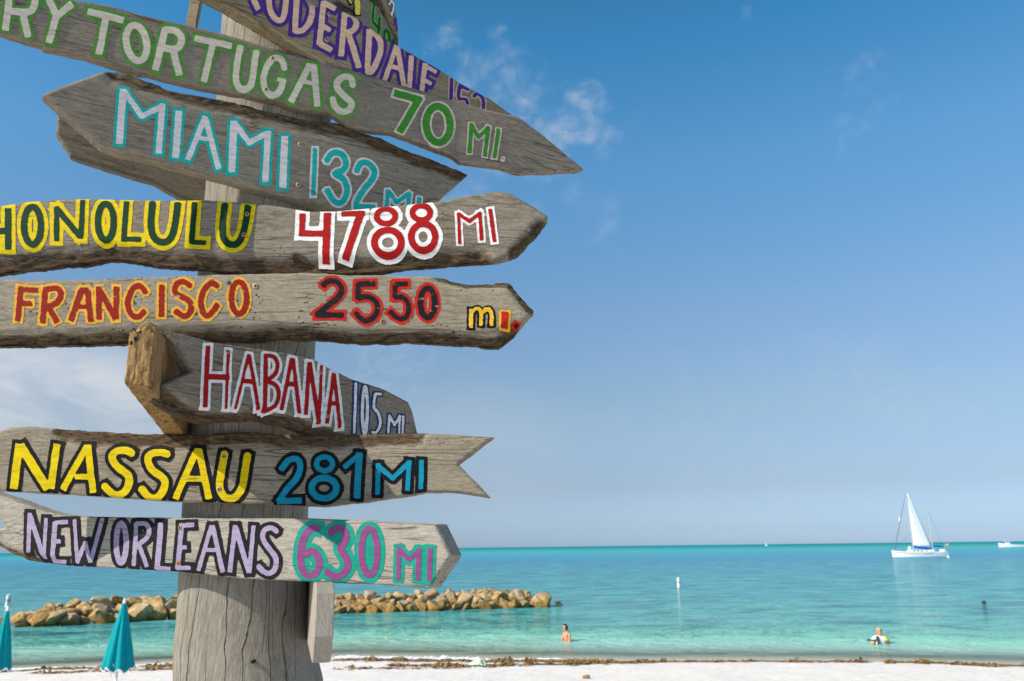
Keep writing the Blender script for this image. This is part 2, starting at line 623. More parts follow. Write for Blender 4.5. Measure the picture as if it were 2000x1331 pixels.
def build_post():
    zs = np.linspace(PROFILE[0][0], PROFILE[-1][0], 260)
    seg = 120
    verts, faces = [], []
    for z in zs:
        a = axis_at(z)
        r = 0.25 * sum(post_r(z + q) for q in (-0.06, -0.02, 0.02, 0.06))
        for k in range(seg):
            th = 2 * math.pi * k / seg
            c, s = math.cos(th), math.sin(th)
            q = r * (1 + 0.010 * mnoise.noise((c * 1.5, s * 1.5, z * 0.9)) + 0.008 * mnoise.noise((c * 9, s * 9, z * 1.2)))
            verts.append((a.x + q * c - AX0.x, q * s, z - GROUND_POST))
    n = len(zs)
    for i in range(n - 1):
        for k in range(seg):
            faces.append((i * seg + k, i * seg + (k + 1) % seg, (i + 1) * seg + (k + 1) % seg, (i + 1) * seg + k))
    faces.append(tuple(range((n - 1) * seg, n * seg)))
    me = mesh_from('signpost', verts, faces)
    at = me.attributes.new('turn', 'FLOAT', 'POINT')     # 0..1 round the trunk, seam at the back
    at.data.foreach_set('value', np.array([((i % seg) / seg + 0.75) % 1.0 - 0.5 for i in range(len(verts))], dtype=np.float32))
    o = link('signpost', me, W_POST)
    o.location = (AX0.x, POST_Y, GROUND_POST)
    tag(o, 'thick round weathered grey timber post with long cracks, carrying all the signboards', 'post')
    # bolt hole
    d = ray(494, 1293)
    z = (CAM + d * 1.5).z
    bm = bmesh.new()
    a = axis_at(z)
    dd = (CAM + d * ((POST_Y - post_r(z)) / d.y)) - Vector((AX0.x, POST_Y, GROUND_POST))
    bmesh.ops.create_cone(bm, cap_ends=True, segments=16, radius1=0.0030, radius2=0.0030, depth=0.012, matrix=Matrix.Translation(dd + Vector((0, 0.0035, 0))) @ Matrix.Rotation(R(90), 4, 'X'))
    bm_obj('bolt_hole', bm, plain('hole_black', (8, 7, 6), 0.9), o)
    return o


post = build_post()


# ------------------------------------------------------------------ boards
class Board:
    def __init__(self, name, yaw, zpx, axis_px, outline, t=0.03, mat=W_GREY, bark=(), bev=5, offset=0.0, edge=1.3, back=False, bow=0.0015, rough_bark=1.0):
        self.t, self.mat, self.bark, self.bev, self.outline, self.edge = t, mat, bark, bev, outline, edge
        self.rough_bark = rough_bark
        self.seed = abs(hash(tuple(outline[0]))) % 97 + 0.37
        self.bow = bow
        a = R(yaw)
        X = Vector((math.cos(a), math.sin(a), 0))
        N = Vector((math.sin(a), -math.cos(a), 0))
        zc = z_at(*zpx)
        ax = axis_at(zc)
        if back:
            O = ax - N * (post_r(zc) + offset)
        else:
            O = ax + N * (post_r(zc) + t + offset)
        self.O, self.N = O, N
        Y = Vector((0, 0, 1))
        self.X, self.Y = X, Y
        p, q = self.uv0(*axis_px[0]), self.uv0(*axis_px[1])
        phi = math.atan2(q[1] - p[1], q[0] - p[0])
        self.X = X * math.cos(phi) + Y * math.sin(phi)
        self.Y = -X * math.sin(phi) + Y * math.cos(phi)
        self.M = Matrix((self.X, self.Y, N)).transposed().to_4x4()
        self.M.translation = O
        self.root = bpy.data.objects.new(name, None)
        self.root.empty_display_size = 0.05
        C.objects.link(self.root)
        self.root.matrix_world = self.M
        # metres per pixel near the board centre
        cx, cy = zpx
        p, q = self.uv0(cx, cy), self.uv0(cx + 1, cy)
        self.mpp = math.hypot(q[0] - p[0], q[1] - p[1])

    def uv0(self, px, py):
        d = ray(px, py)
        s = (self.O - CAM).dot(self.N) / d.dot(self.N)
        P = CAM + d * s - self.O
        return P.dot(self.X), P.dot(self.Y)

    def uv(self, XY):
        """vectorised pixel -> board plane"""
        XY = np.asarray(XY, float)
        a = (XY[:, 0] - 1000) / F_PX
        b = (665.5 - XY[:, 1]) / F_PX
        D = np.outer(np.ones(len(XY)), np.array(_F)) + np.outer(a, np.array(_R)) + np.outer(b, np.array(_U))
        s = (self.O - CAM).dot(self.N) / (D @ np.array(self.N))
        P = D * s[:, None] + np.array(CAM - self.O)
        return P @ np.array(self.X), P @ np.array(self.Y)

    def shape(self, X, Y):
        """signed edge distance (with a ragged, hand cut edge)"""
        d = poly_sdf(X, Y, self.outline)
        return d

    def relief(self, x, y):
        """front face height in metres and bark mask at pixel arrays"""
        d = np.maximum(poly_sdf(x, y, self.outline), 0)
        h = -0.0045 * np.clip(1 - d / self.bev, 0, 1) ** 2
        mask = np.zeros(x.shape)
        for pts, wd, dep in self.bark:
            q = line_dist(x, y, pts)
            mk = np.clip(1.25 - q / wd, 0, 1)
            mask = np.maximum(mask, mk)
            sm = mk * mk * (3 - 2 * mk)
            h = h - dep * sm
        lo = np.array([mnoise.noise((a * 0.006, b * 0.012, self.seed)) for a, b in zip(x, y)])
        h = h + self.bow * lo
        return h, mask

    def plank(self):
        o = self.outline
        step = 3.0
        x0, x1 = min(p[0] for p in o) - 6, max(p[0] for p in o) + 6
        y0, y1 = min(p[1] for p in o) - 6, max(p[1] for p in o) + 6
        xs, ys = np.arange(x0, x1, step), np.arange(y0, y1, step)
        X, Y = np.meshgrid(xs, ys)
        d = poly_sdf(X, Y, o)
        near = np.abs(d) < 9
        wob = np.zeros(X.shape)
        xx, yy = X[near], Y[near]
        wob[near] = [0.9 * mnoise.noise((a * 0.03, b * 0.03, self.seed)) + 0.6 * mnoise.noise((a * 0.11, b * 0.11, self.seed + 5)) for a, b in zip(xx, yy)]
        bk = np.zeros(X.shape)
        for pts, wd, dep in self.bark:
            bk = np.maximum(bk, (line_dist(X, Y, pts) < 8).astype(float))
        amp = self.edge * (1 + 1.3 * bk * self.rough_bark)
        verts, faces, bnd = march(d + wob * amp, xs, ys)
        V = np.array(verts)
        u, v = self.uv(V)
        h, mask = self.relief(V[:, 0], V[:, 1])
        rb = np.array([mnoise.noise((a * 0.05, b * 0.16, self.seed + 9)) for a, b in V]) * mask
        h = h + 0.0035 * np.minimum(0.15, rb) - 0.002 * mask * self.rough_bark
        n = len(V)
        P = [(u[i], v[i], h[i]) for i in range(n)]
        Fc = [f[::-1] for f in faces]
        # is the front wound towards +Z?
        f = Fc[0]
        area = sum(P[f[k]][0] * P[f[(k + 1) % len(f)]][1] - P[f[(k + 1) % len(f)]][0] * P[f[k]][1] for k in range(len(f)))
        flip = area < 0
        if flip:
            Fc = faces
        bark_at = list(mask)
        side = {}
        eN = {}

        def lower(i):
            if i not in side:
                side[i] = len(P)
                wn = 0.004 * mnoise.noise((u[i] * 14, v[i] * 14, self.seed))
                # mid ring then back ring
                P.append((u[i], v[i], -self.t * 0.5))
                P.append((u[i], v[i], -self.t + 0.001))
                bark_at.append(mask[i])
                bark_at.append(mask[i])
            return side[i]
        for a, b in bnd:
            la, lb = lower(a), lower(b)
            q1, q2 = [a, b, lb, la], [la, lb, lb + 1, la + 1]
            if flip:
                q1, q2 = q1[::-1], q2[::-1]
            Fc = Fc + [] if False else Fc
            Fc.append(q1)
            Fc.append(q2)
        # back face (fan per front face)
        back = {}
        for i in range(n):
            pass
        bf = []
        for f in faces:
            ids = []
            for i in f:
                if i in side:
                    ids.append(side[i] + 1)
                else:
                    if i not in back:
                        back[i] = len(P)
                        P.append((u[i], v[i], -self.t + 0.001))
                        bark_at.append(0.0)
                    ids.append(back[i])
            bf.append(ids if not flip else ids[::-1])
        Fc = list(Fc) + bf
        me = bpy.data.meshes.new('plank')
        me.from_pydata(P, [], Fc)
        at = me.attributes.new('bark', 'FLOAT', 'POINT')
        at.data.foreach_set('value', np.array(bark_at, dtype=np.float32))
        bm = bmesh.new()
        bm.from_mesh(me)
        bmesh.ops.recalc_face_normals(bm, faces=bm.faces)
        bm.to_mesh(me)
        bm.free()
        me.update()
        me.shade_smooth()
        me.set_sharp_from_angle(angle=R(38))
        return link('plank', me, self.mat, self.root)

    def word(self, name, crop, strokes, w, o, fill, line, rag=0.75, holes=0.0, slack=1.5, step=2.0):
        """painted lettering: brush strokes traced in pixels, an outline coat and a fill coat on the board's own face"""
        ox, oy, sc = crop
        S = []
        for s in strokes:
            kind, pts = s[0], s[1]
            ww = (s[2] if len(s) > 2 else w) / sc
            if kind == 'e':
                cx, cy, rx, ry = pts[:4]
                sl = pts[4] if len(pts) > 4 else 0.0
                q = [(ox + (cx + rx * math.cos(t) - sl * math.sin(t) * ry) / sc, oy + (cy + ry * math.sin(t)) / sc) for t in np.linspace(0, 2 * math.pi, 30)]
                S.append((q, ww))
            else:
                q = [(ox + x / sc, oy + y / sc) for x, y in pts]
                if kind == 'c':
                    q = catmull(q)
                S.append((q, ww))
        o /= sc
        m = o + w / sc + 6
        ax = [p[0] for q, _ in S for p in q]
        ay = [p[1] for q, _ in S for p in q]
        xs, ys = np.arange(min(ax) - m, max(ax) + m, step), np.arange(min(ay) - m, max(ay) + m, step)
        X, Y = np.meshgrid(xs, ys)
        fo = np.full(X.shape, -1e9)
        ff = np.full(X.shape, -1e9)
        for q, ww in S:
            qx, qy = [p[0] for p in q], [p[1] for p in q]
            r = ww + o + 5
            j0, j1 = np.searchsorted(xs, min(qx) - r), np.searchsorted(xs, max(qx) + r)
            i0, i1 = np.searchsorted(ys, min(qy) - r), np.searchsorted(ys, max(qy) + r)
            sx, sy = X[i0:i1, j0:j1], Y[i0:i1, j0:j1]
            if sx.size == 0:
                continue
            ff[i0:i1, j0:j1] = np.maximum(ff[i0:i1, j0:j1], stroke_field(sx, sy, q, ww, 0.15 * ww))
            fo[i0:i1, j0:j1] = np.maximum(fo[i0:i1, j0:j1], stroke_field(sx, sy, q, ww + o, 0.15 * ww + o))
        lim = poly_sdf(X, Y, self.outline) - slack
        nz = np.zeros(X.shape)
        k = fo > -4
        nz[k] = [0.7 * mnoise.noise((a * 0.05, b * 0.05, self.seed)) + rag * mnoise.noise((a * 0.19, b * 0.19, self.seed + 3)) for a, b in zip(X[k], Y[k])]
        nz2 = np.zeros(X.shape)
        nz2[k] = [0.6 * mnoise.noise((a * 0.06, b * 0.06, self.seed + 11)) + rag * mnoise.noise((a * 0.2, b * 0.2, self.seed + 17)) for a, b in zip(X[k], Y[k])]
        if holes:
            hz = np.zeros(X.shape)
            hz[k] = [mnoise.noise((a * 0.10, b * 0.22, self.seed + 29)) for a, b in zip(X[k], Y[k])]
            cut = (0.62 - hz) * 8 / holes - 0.6
            lim = np.minimum(lim, cut)
        P, Fc, mi = [], [], []
        for li, (fld, eps) in enumerate(((np.minimum(fo + nz, lim), 0.0006), (np.minimum(ff + nz2, lim), 0.0012))):
            verts, faces, _ = march(fld, xs, ys)
            if not verts:
                continue
            V = np.array(verts)
            u, v = self.uv(V)
            h, mk = self.relief(V[:, 0], V[:, 1])
            b0 = len(P)
            P += [(u[i], v[i], h[i] + eps) for i in range(len(V))]
            f = faces[0]
            area = sum(u[f[k]] * v[f[(k + 1) % len(f)]] - u[f[(k + 1) % len(f)]] * v[f[k]] for k in range(len(f)))
            Fc += [[b0 + i for i in (f if area > 0 else f[::-1])] for f in faces]
            mi += [li] * len(faces)
        me = bpy.data.meshes.new(name)
        me.from_pydata(P, [], Fc)
        me.polygons.foreach_set('material_index', np.array(mi, dtype=np.int32))
        me.update()
        me.shade_smooth()
        return link(name, me, [line, fill], self.root)

    def screw(self, px, py, mat=None, r=0.0048, rot=0.3):
        x, y = np.array([float(px)]), np.array([float(py)])
        h, _ = self.relief(x, y)
        u, v = self.uv(np.array([[px, py]]))
        bm = bmesh.new()
        base = Vector((u[0], v[0], h[0]))
        prof = [(1.0, -0.002), (1.0, 0.0012), (0.86, 0.0020), (0.5, 0.0024)]
        prev = None
        for rr, z in prof:
            ring = [bm.verts.new(base + Vector((r * rr * math.cos(2 * math.pi * k / 18), r * rr * math.sin(2 * math.pi * k / 18), z))) for k in range(18)]
            if prev:
                for k in range(18):
                    bm.faces.new((prev[k], prev[(k + 1) % 18], ring[(k + 1) % 18], ring[k]))
            prev = ring
        bm.faces.new(prev)
        nf = len(bm.faces)
        Rz = Matrix.Rotation(rot, 3, 'Z')
        box(bm, base + Vector((0, 0, 0.0022)), (r * 1.15, r * 0.24, 0.0012), Rz)
        box(bm, base + Vector((0, 0, 0.0023)), (r * 0.24, r * 1.15, 0.0012), Rz)
        for i, f in enumerate(bm.faces):
            f.material_index = 1 if i >= nf else 0
        return bm_obj('screw', bm, [mat or M_SCREW, M_SLOT], self.root)


M_SCREW = plain('weathered_brass', (176, 156, 116), 0.5, 0.2, 300, 0.2, 0.4, 0.15)
M_RUST = plain('rusty_screw', (170, 118, 80), 0.7, 0.3, 300, 0.3, 0.4, 0.1)
M_SLOT = plain('screw_recess', (22, 18, 14), 0.9)

C1, C2, C3 = (0, 0, 3.3267), (350, 0, 4.4356), (600, 0, 3.3267)
C4, C5, C6 = (0, 360, 3.3333), (550, 360, 3.3333), (200, 600, 3.0769)
C7, C8 = (0, 820, 3.698), (480, 820, 3.698)
C9 = (340, 0, 4.3478)

P_CREAM = paint('cream_paint', (214, 200, 182))
P_GREEN = paint('leaf_green_paint', (88, 148, 62))
P_GREEN2 = paint('bright_green_paint', (66, 140, 46))
P_PEACH = paint('peach_paint', (232, 192, 160))
P_PURPLE = paint('purple_paint', (78, 50, 136), 0.2)
P_PINKW = paint('pinkish_white_paint', (234, 222, 218))
P_TURQ = paint('turquoise_paint', (26, 186, 174))
P_YELL = paint('bright_yellow_paint', (214, 188, 0))
P_DGREEN = paint('dark_green_paint', (2, 54, 34), 0.10)
P_RED = paint('deep_red_paint', (164, 18, 20), 0.15)
P_WHITE = paint('white_paint', (232, 230, 226))
P_ORANGE = paint('amber_paint', (218, 164, 54), 0.7)
P_BRICK = paint('brick_red_paint', (142, 22, 12), 0.4)
P_NAVY = paint('blue_black_paint', (18, 22, 28), 0.25)
P_SCARLET = paint('scarlet_paint', (184, 32, 20), 0.5)
P_BLACK = paint('black_paint', (15, 17, 20), 0.08)
P_SEA = paint('sea_blue_paint', (6, 140, 170))
P_BLUE = paint('mid_blue_paint', (18, 66, 116))
P_LILAC = paint('lilac_paint', (148, 136, 162))
P_TEAL = paint('teal_green_paint', (4, 140, 120))
P_MAUVE = paint('mauve_paint', (124, 64, 114))
P_LIME = paint('lime_green_paint', (110, 170, 60))
P_PINE = paint('pine_green_paint', (20, 84, 62))
P_LEMON = paint('lemon_paint', (236, 214, 96))
P_GREYB = paint('slate_paint', (84, 98, 116))
P_GOLD = paint('golden_paint', (226, 178, 44), 0.5)


def board_lauderdale():
    top = [(330, -165), (480, -82), (560, -42), (639, 0), (652, 6), (666, 18), (702, 37), (733, 61), (781, 90), (855, 132), (900, 162), (961, 195), (1000, 223)]
    b = Board('signboard', 39, (560, 60), ((560, 40), (960, 205)),
              top + [(1030, 245), (1045, 262), (940, 262), (800, 205), (700, 155), (620, 115), (589, 96), (553, 75), (517, 53), (476, 30), (445, 10), (423, -1), (330, -52), (296, -110)],
              mat=W_WARM, t=0.032)
    b.plank()
    L = [('l', [(620, -60), (685, 85)]), ('c', [(775, -40), (785, 80), (825, 160), (875, 180), (905, 140), (920, 60), (928, -40)]),
         ('l', [(1020, -50), (1000, 285)]), ('c', [(1020, -60), (1090, -30), (1145, 50), (1148, 130), (1115, 215), (1062, 268), (1005, 272)]),
         ('l', [(1250, 15), (1210, 395)]), ('l', [(1250, 22), (1350, 78)]), ('l', [(1235, 225), (1305, 268)], 20), ('l', [(1212, 382), (1315, 440)]),
         ('l', [(1432, 115), (1398, 490)]), ('c', [(1435, 125), (1490, 130), (1525, 180), (1530, 225), (1500, 270), (1430, 288)]), ('l', [(1465, 300), (1555, 590)]),
         ('l', [(1645, 262), (1628, 600)]), ('c', [(1648, 275), (1700, 300), (1740, 370), (1738, 460), (1700, 560), (1660, 625), (1630, 622)])]
    b.word('place_name', C2, L, 25, 31, P_PEACH, P_PURPLE)
    b.word('place_name', C3, [('l', [(500, 530), (582, 290), (628, 560)]), ('l', [(530, 430), (610, 450)], 14), ('l', [(676, 365), (662, 590)]),
                              ('l', [(765, 415), (740, 620)]), ('l', [(765, 430), (838, 472)], 13), ('l', [(755, 520), (805, 548)], 13)], 16, 21, P_PEACH, P_PURPLE)
    b.word('distance', C3, [('l', [(937, 510), (930, 690)]), ('l', [(985, 552), (1048, 588)]), ('c', [(990, 560), (982, 640), (1030, 650), (1040, 700)]),
                            ('c', [(1078, 630), (1108, 612), (1140, 650), (1140, 720)])], 12, 7, P_PURPLE, P_PEACH)
    for q in ((643, 29), (637, 79)):
        b.screw(*q, r=0.005)
    tag(b.root, 'tan board sloping steeply, peach letters outlined in purple reading UDERDALE 152', 'signboard', 'signboards on the post')


def board_tortugas():
    top = [(-260, -112), (0, -42), (147, -1), (174, 3), (210, 9), (288, 30), (355, 45), (451, 69), (574, 104), (641, 122), (747, 154), (870, 190), (946, 212), (1000, 224), (1012, 227)]
    bot = [(1051, 255), (1095, 291), (1142, 329), (1141, 333), (1080, 336), (1018, 337), (976, 326), (900, 315), (889, 306), (825, 281), (765, 258), (720, 254), (684, 246), (651, 224),
           (641, 216), (589, 214), (562, 206), (539, 195), (512, 193), (476, 184), (424, 176), (361, 163), (289, 143), (270, 142), (222, 128), (165, 109), (84, 93), (82, 88), (0, 63), (-260, -4)]
    b = Board('signboard', 27, (540, 160), ((100, 40), (1000, 280)), top + bot, t=0.02, bark=())
    b.plank()
    L = [('l', [(70, -80), (35, 200)]), ('c', [(80, -75), (170, -90), (220, -20), (225, 30), (190, 80), (75, 78)]), ('l', [(150, 85), (183, 245)]),
         ('l', [(305, -30), (368, 108)]), ('l', [(468, 30), (368, 108)]), ('l', [(368, 100), (318, 282)]),
         ('l', [(572, 78), (802, 134)]), ('l', [(690, 110), (643, 355)]), ('e', [887, 283, 66, 116, -0.12]),
         ('l', [(1075, 185), (1010, 458)]), ('c', [(1070, 195), (1140, 205), (1178, 250), (1170, 300), (1130, 325), (1060, 315)]), ('l', [(1125, 335), (1165, 490)])]
    b.word('place_name', C1, L, 23, 20, P_CREAM, P_GREEN)
    L = [('l', [(135, 335), (452, 405)]), ('l', [(290, 385), (213, 710)]),
         ('c', [(530, 405), (500, 560), (490, 690), (520, 765), (575, 780), (620, 740), (640, 640), (668, 445)]),
         ('c', [(912, 600), (890, 530), (830, 505), (770, 560), (730, 670), (740, 770), (790, 828), (850, 815), (880, 770), (898, 715)]), ('l', [(850, 690), (918, 708)], 18),
         ('l', [(966, 888), (1130, 565)]), ('l', [(1165, 572), (1195, 925)]), ('l', [(1125, 570), (1185, 575)], 14), ('l', [(1050, 708), (1165, 730)], 18),
         ('c', [(1500, 745), (1490, 690), (1435, 670), (1370, 710), (1370, 775), (1430, 840), (1490, 900), (1470, 960), (1400, 970), (1345, 920), (1328, 860)])]
    b.word('place_name', C2, L, 28, 26, P_CREAM, P_GREEN)
    b.word('distance', C3, [('l', [(565, 607), (735, 655)]), ('l', [(730, 640), (600, 860)]), ('e', [850, 812, 78, 118, -0.03])], 23, 13, P_GREEN2, P_CREAM)
    b.word('unit', C3, [('l', [(1065, 805), (1053, 998)]), ('l', [(1062, 812), (1112, 895), (1178, 828)]), ('l', [(1176, 825), (1152, 1020)]),
                        ('l', [(1242, 842), (1215, 1030)]), ('l', [(1268, 1034), (1274, 1036)], 8)], 13, 9, P_GREEN2, P_CREAM)
    for q in ((532, 115), (519, 176)):
        b.screw(*q)
    tag(b.root, 'long grey plank reading RY TORTUGAS 70 MI, cream letters outlined in green, tip pointing right', 'signboard', 'signboards on the post')


def board_miami():
    o = [(83, 185), (105, 174), (150, 157), (200, 139), (215, 135), (240, 138), (270, 147), (313, 162), (328, 171), (376, 180), (430, 189), (481, 201), (526, 213), (600, 230), (660, 236), (699, 252),
         (750, 267), (792, 289), (846, 307), (889, 325), (918, 338), (905, 350), (858, 392), (815, 428), (720, 425), (600, 396), (571, 387), (481, 363), (361, 330), (300, 313), (228, 296),
         (198, 285), (168, 259), (129, 226)]
    b = Board('signboard', 30, (540, 300), ((230, 215), (700, 325)), o, t=0.026, mat=W_GREY,
              bark=((((230, 132), (313, 158), (376, 176), (481, 198), (600, 226), (699, 248), (792, 285), (918, 336)), 34, 0.006),))
    b.plank()
    L = [('l', [(800, 585), (775, 935)]), ('l', [(808, 600), (922, 758), (1062, 690)], 18), ('l', [(1055, 680), (1030, 1000)], 20), ('l', [(1162, 725), (1140, 1028)]),
         ('l', [(1220, 1040), (1333, 760)], 18), ('l', [(1333, 765), (1420, 1100)], 18), ('l', [(1275, 893), (1385, 915)], 13),
         ('l', [(1520, 790), (1505, 1120)]), ('l', [(1522, 800), (1618, 930), (1740, 865)], 18), ('l', [(1740, 855), (1722, 1185)], 20), ('l', [(1850, 890), (1835, 1220)])]
    b.word('place_name', C1, L, 23, 19, P_PINKW, P_TURQ)
    b.word('distance', C3, [('l', [(50, 965), (38, 1275)], 14), ('c', [(125, 1050), (160, 1000), (215, 1000), (250, 1055), (235, 1105), (180, 1132), (235, 1170), (258, 1240), (230, 1310), (180, 1315), (125, 1235)]),
                            ('c', [(320, 1115), (345, 1065), (395, 1065), (435, 1115), (420, 1170), (370, 1230), (322, 1310), (318, 1350)]), ('l', [(315, 1345), (440, 1350)])], 19, 13, P_TURQ, P_PINKW)
    b.word('unit', C3, [('l', [(522, 1235), (516, 1350)]), ('l', [(525, 1240), (580, 1318), (665, 1255)], 13), ('l', [(665, 1255), (650, 1360)]), ('l', [(728, 1285), (722, 1350)])], 14, 11, P_TURQ, P_PINKW)
    for q in ((586, 283), (582, 362)):
        b.screw(*q)
    tag(b.root, 'grey board reading MIAMI 132 MI, white letters outlined turquoise, blunt pointed left end', 'signboard', 'signboards on the post')


def board_hidden():
    o = [(113, 214), (109, 262), (137, 305), (210, 330), (301, 357), (355, 387), (430, 412), (560, 440), (560, 330), (300, 240), (200, 205)]
    b = Board('signboard', 22, (480, 330), ((140, 260), (500, 370)), o, t=0.024, mat=W_GREY_SHADED, back=True, offset=0.002)
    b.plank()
    tag(b.root, 'bare unlettered grey board behind the post, its chamfered left end below the turquoise lettered board', 'signboard', 'signboards on the post')


def board_honolulu():
    top = [(-210, 424), (-60, 414), (0, 402), (45, 394), (99, 390), (144, 388), (180, 388), (300, 391), (399, 390), (495, 397), (540, 402), (600, 412), (655, 412), (718, 406), (796, 399), (865, 392), (910, 382), (970, 373), (994, 376), (1015, 387), (1069, 420), (1070, 425)]
    bot = [(1057, 444), (1009, 496), (970, 507), (931, 510), (865, 513), (805, 520), (730, 529), (670, 532), (550, 532), (435, 528), (390, 523), (300, 516), (255, 507), (204, 504), (165, 510), (105, 517), (0, 529), (-210, 552)]
    b = Board('signboard', 0, (510, 460), ((100, 450), (900, 452)), top + bot, t=0.03, mat=W_GREY,
              bark=((((-210, 552), (0, 531), (105, 519), (204, 508), (300, 518), (435, 530), (550, 534), (670, 534), (805, 522), (931, 512)), 34, 0.012),
                    (((1009, 496), (1057, 444)), 18, 0.006), (((580, 508), (602, 520)), 16, 0.004)))
    b.plank()
    L = [('l', [(-50, 180), (-40, 425)]), ('l', [(-40, 312), (60, 305)]), ('l', [(55, 160), (55, 425)]), ('e', [213, 272, 55, 122]),
         ('l', [(370, 150), (368, 370)], 17), ('l', [(365, 155), (525, 345)], 20), ('l', [(540, 105), (526, 355)], 17), ('e', [690, 248, 52, 118]),
         ('l', [(825, 115), (805, 375)], 18), ('l', [(800, 358), (918, 362)], 16), ('c', [(995, 118), (985, 250), (1000, 340), (1050, 380), (1110, 360), (1140, 270), (1158, 125)], 22),
         ('l', [(1268, 120), (1250, 385)], 19), ('l', [(1245, 378), (1342, 384)], 16), ('c', [(1466, 132), (1452, 250), (1455, 340), (1490, 390), (1550, 385), (1590, 300), (1617, 145)], 22)]
    b.word('place_name', C4, L, 21, 27, P_DGREEN, P_YELL, slack=0.5)
    L = [('l', [(137, 195), (132, 325)], 20), ('l', [(115, 320), (300, 325)], 20), ('l', [(300, 190), (285, 510)], 24), ('l', [(390, 195), (540, 190)], 18), ('l', [(518, 185), (415, 488)], 24),
         ('e', [680, 210, 60, 48], 19), ('e', [692, 382, 88, 82], 22), ('e', [910, 188, 58, 48], 19), ('e', [922, 345, 78, 85], 22)]
    b.word('distance', C5, L, 22, 27, P_RED, P_WHITE, slack=0.5)
    b.word('unit', C5, [('l', [(1152, 190), (1160, 388)], 10), ('l', [(1150, 195), (1222, 242), (1300, 188)]), ('l', [(1290, 185), (1303, 365)], 12), ('l', [(1358, 165), (1386, 375)], 13)], 12, 15, P_RED, P_WHITE)
    for q in ((483, 419), (477, 459)):
        b.screw(*q, mat=M_RUST)
    tag(b.root, 'grey board with bark below reading HONOLULU 4788 MI, green letters outlined yellow, red numerals', 'signboard', 'signboards on the post')


def board_francisco():
    top = [(-220, 548), (0, 544), (60, 546), (144, 546), (222, 543), (300, 540), (399, 537), (495, 534), (600, 532), (679, 537), (745, 537), (868, 540), (880, 546), (910, 552), (964, 553), (968, 548), (994, 549), (1042, 606)]
    bot = [(1006, 650), (976, 675), (930, 672), (850, 668), (790, 663), (700, 666), (625, 658), (550, 657), (480, 663), (400, 661), (300, 663), (240, 666), (105, 671), (0, 672), (-220, 678)]
    b = Board('signboard', 2, (500, 600), ((100, 600), (900, 605)), top + bot, t=0.036, mat=W_PIT,
              bark=((((-220, 678), (0, 674), (105, 673), (240, 668), (400, 663), (480, 665), (550, 659), (700, 668), (850, 670), (976, 678), (1000, 655)), 26, 0.016),
                    (((860, 538), (910, 550), (994, 549), (1036, 600)), 15, 0.006)))
    b.plank()
    L = [('l', [(137, 668), (118, 890)]), ('l', [(130, 688), (245, 692)], 17), ('l', [(128, 778), (210, 778)], 16),
         ('l', [(298, 675), (278, 905)]), ('c', [(290, 690), (370, 680), (398, 720), (370, 775), (295, 800)], 18), ('l', [(318, 805), (372, 900)]),
         ('l', [(462, 890), (532, 690)]), ('l', [(525, 690), (575, 690)], 17), ('l', [(572, 690), (592, 892)]), ('l', [(495, 800), (585, 800)], 15),
         ('l', [(645, 672), (645, 882)]), ('l', [(645, 680), (755, 880)]), ('l', [(760, 672), (755, 885)]),
         ('c', [(950, 705), (915, 665), (870, 680), (838, 745), (838, 810), (865, 858), (905, 865), (940, 830)]), ('l', [(1055, 658), (1052, 862)]),
         ('c', [(1238, 660), (1190, 636), (1145, 660), (1145, 710), (1195, 740), (1242, 775), (1240, 830), (1200, 862), (1145, 828)]),
         ('c', [(1415, 665), (1372, 645), (1325, 700), (1308, 770), (1325, 840), (1362, 855), (1415, 785)]), ('e', [1556, 742, 50, 104])]
    b.word('place_name', C4, L, 18, 17, P_BRICK, P_ORANGE, rag=1.3, holes=0.7)
    L = [('c', [(272, 660), (310, 632), (365, 640), (392, 690), (360, 745), (290, 800), (225, 850)]), ('l', [(220, 852), (400, 852)]),
         ('l', [(605, 650), (495, 652)], 17), ('l', [(498, 650), (495, 742)], 17), ('c', [(495, 740), (560, 735), (615, 770), (620, 830), (580, 880), (530, 885), (482, 838)]),
         ('l', [(820, 648), (738, 652)], 15), ('l', [(738, 650), (735, 740)], 15), ('c', [(735, 738), (790, 738), (825, 790), (815, 855), (770, 878), (705, 830)], 16), ('e', [950, 772, 48, 96], 18)]
    b.word('distance', C5, L, 17, 19, P_NAVY, P_SCARLET, rag=1.3, holes=0.5)
    b.word('unit', C5, [('l', [(1235, 812), (1232, 935)], 14), ('c', [(1238, 835), (1270, 812), (1298, 835), (1298, 920)], 13), ('c', [(1305, 835), (1340, 815), (1366, 840), (1366, 920)], 13)], 14, 14, P_GOLD, P_BLACK, rag=1.2)
    b.word('unit', C5, [('l', [(1455, 838), (1452, 935)], 24)], 24, 13, P_SCARLET, P_GOLD, rag=1.2)
    b.word('unit', C5, [('l', [(1532, 910), (1522, 928)], 12)], 12, 16, P_NAVY, P_SCARLET, rag=1.2)
    b.screw(499, 559, r=0.0055)
    b.screw(447, 553, mat=plain('painted_over_screw', (70, 104, 106), 0.6), r=0.0045)
    b.screw(747, 628, mat=M_RUST, r=0.0045)
    tag(b.root, 'pitted driftwood board reading FRANCISCO 2550, brick red letters in amber, black numerals ringed red', 'signboard', 'signboards on the post')


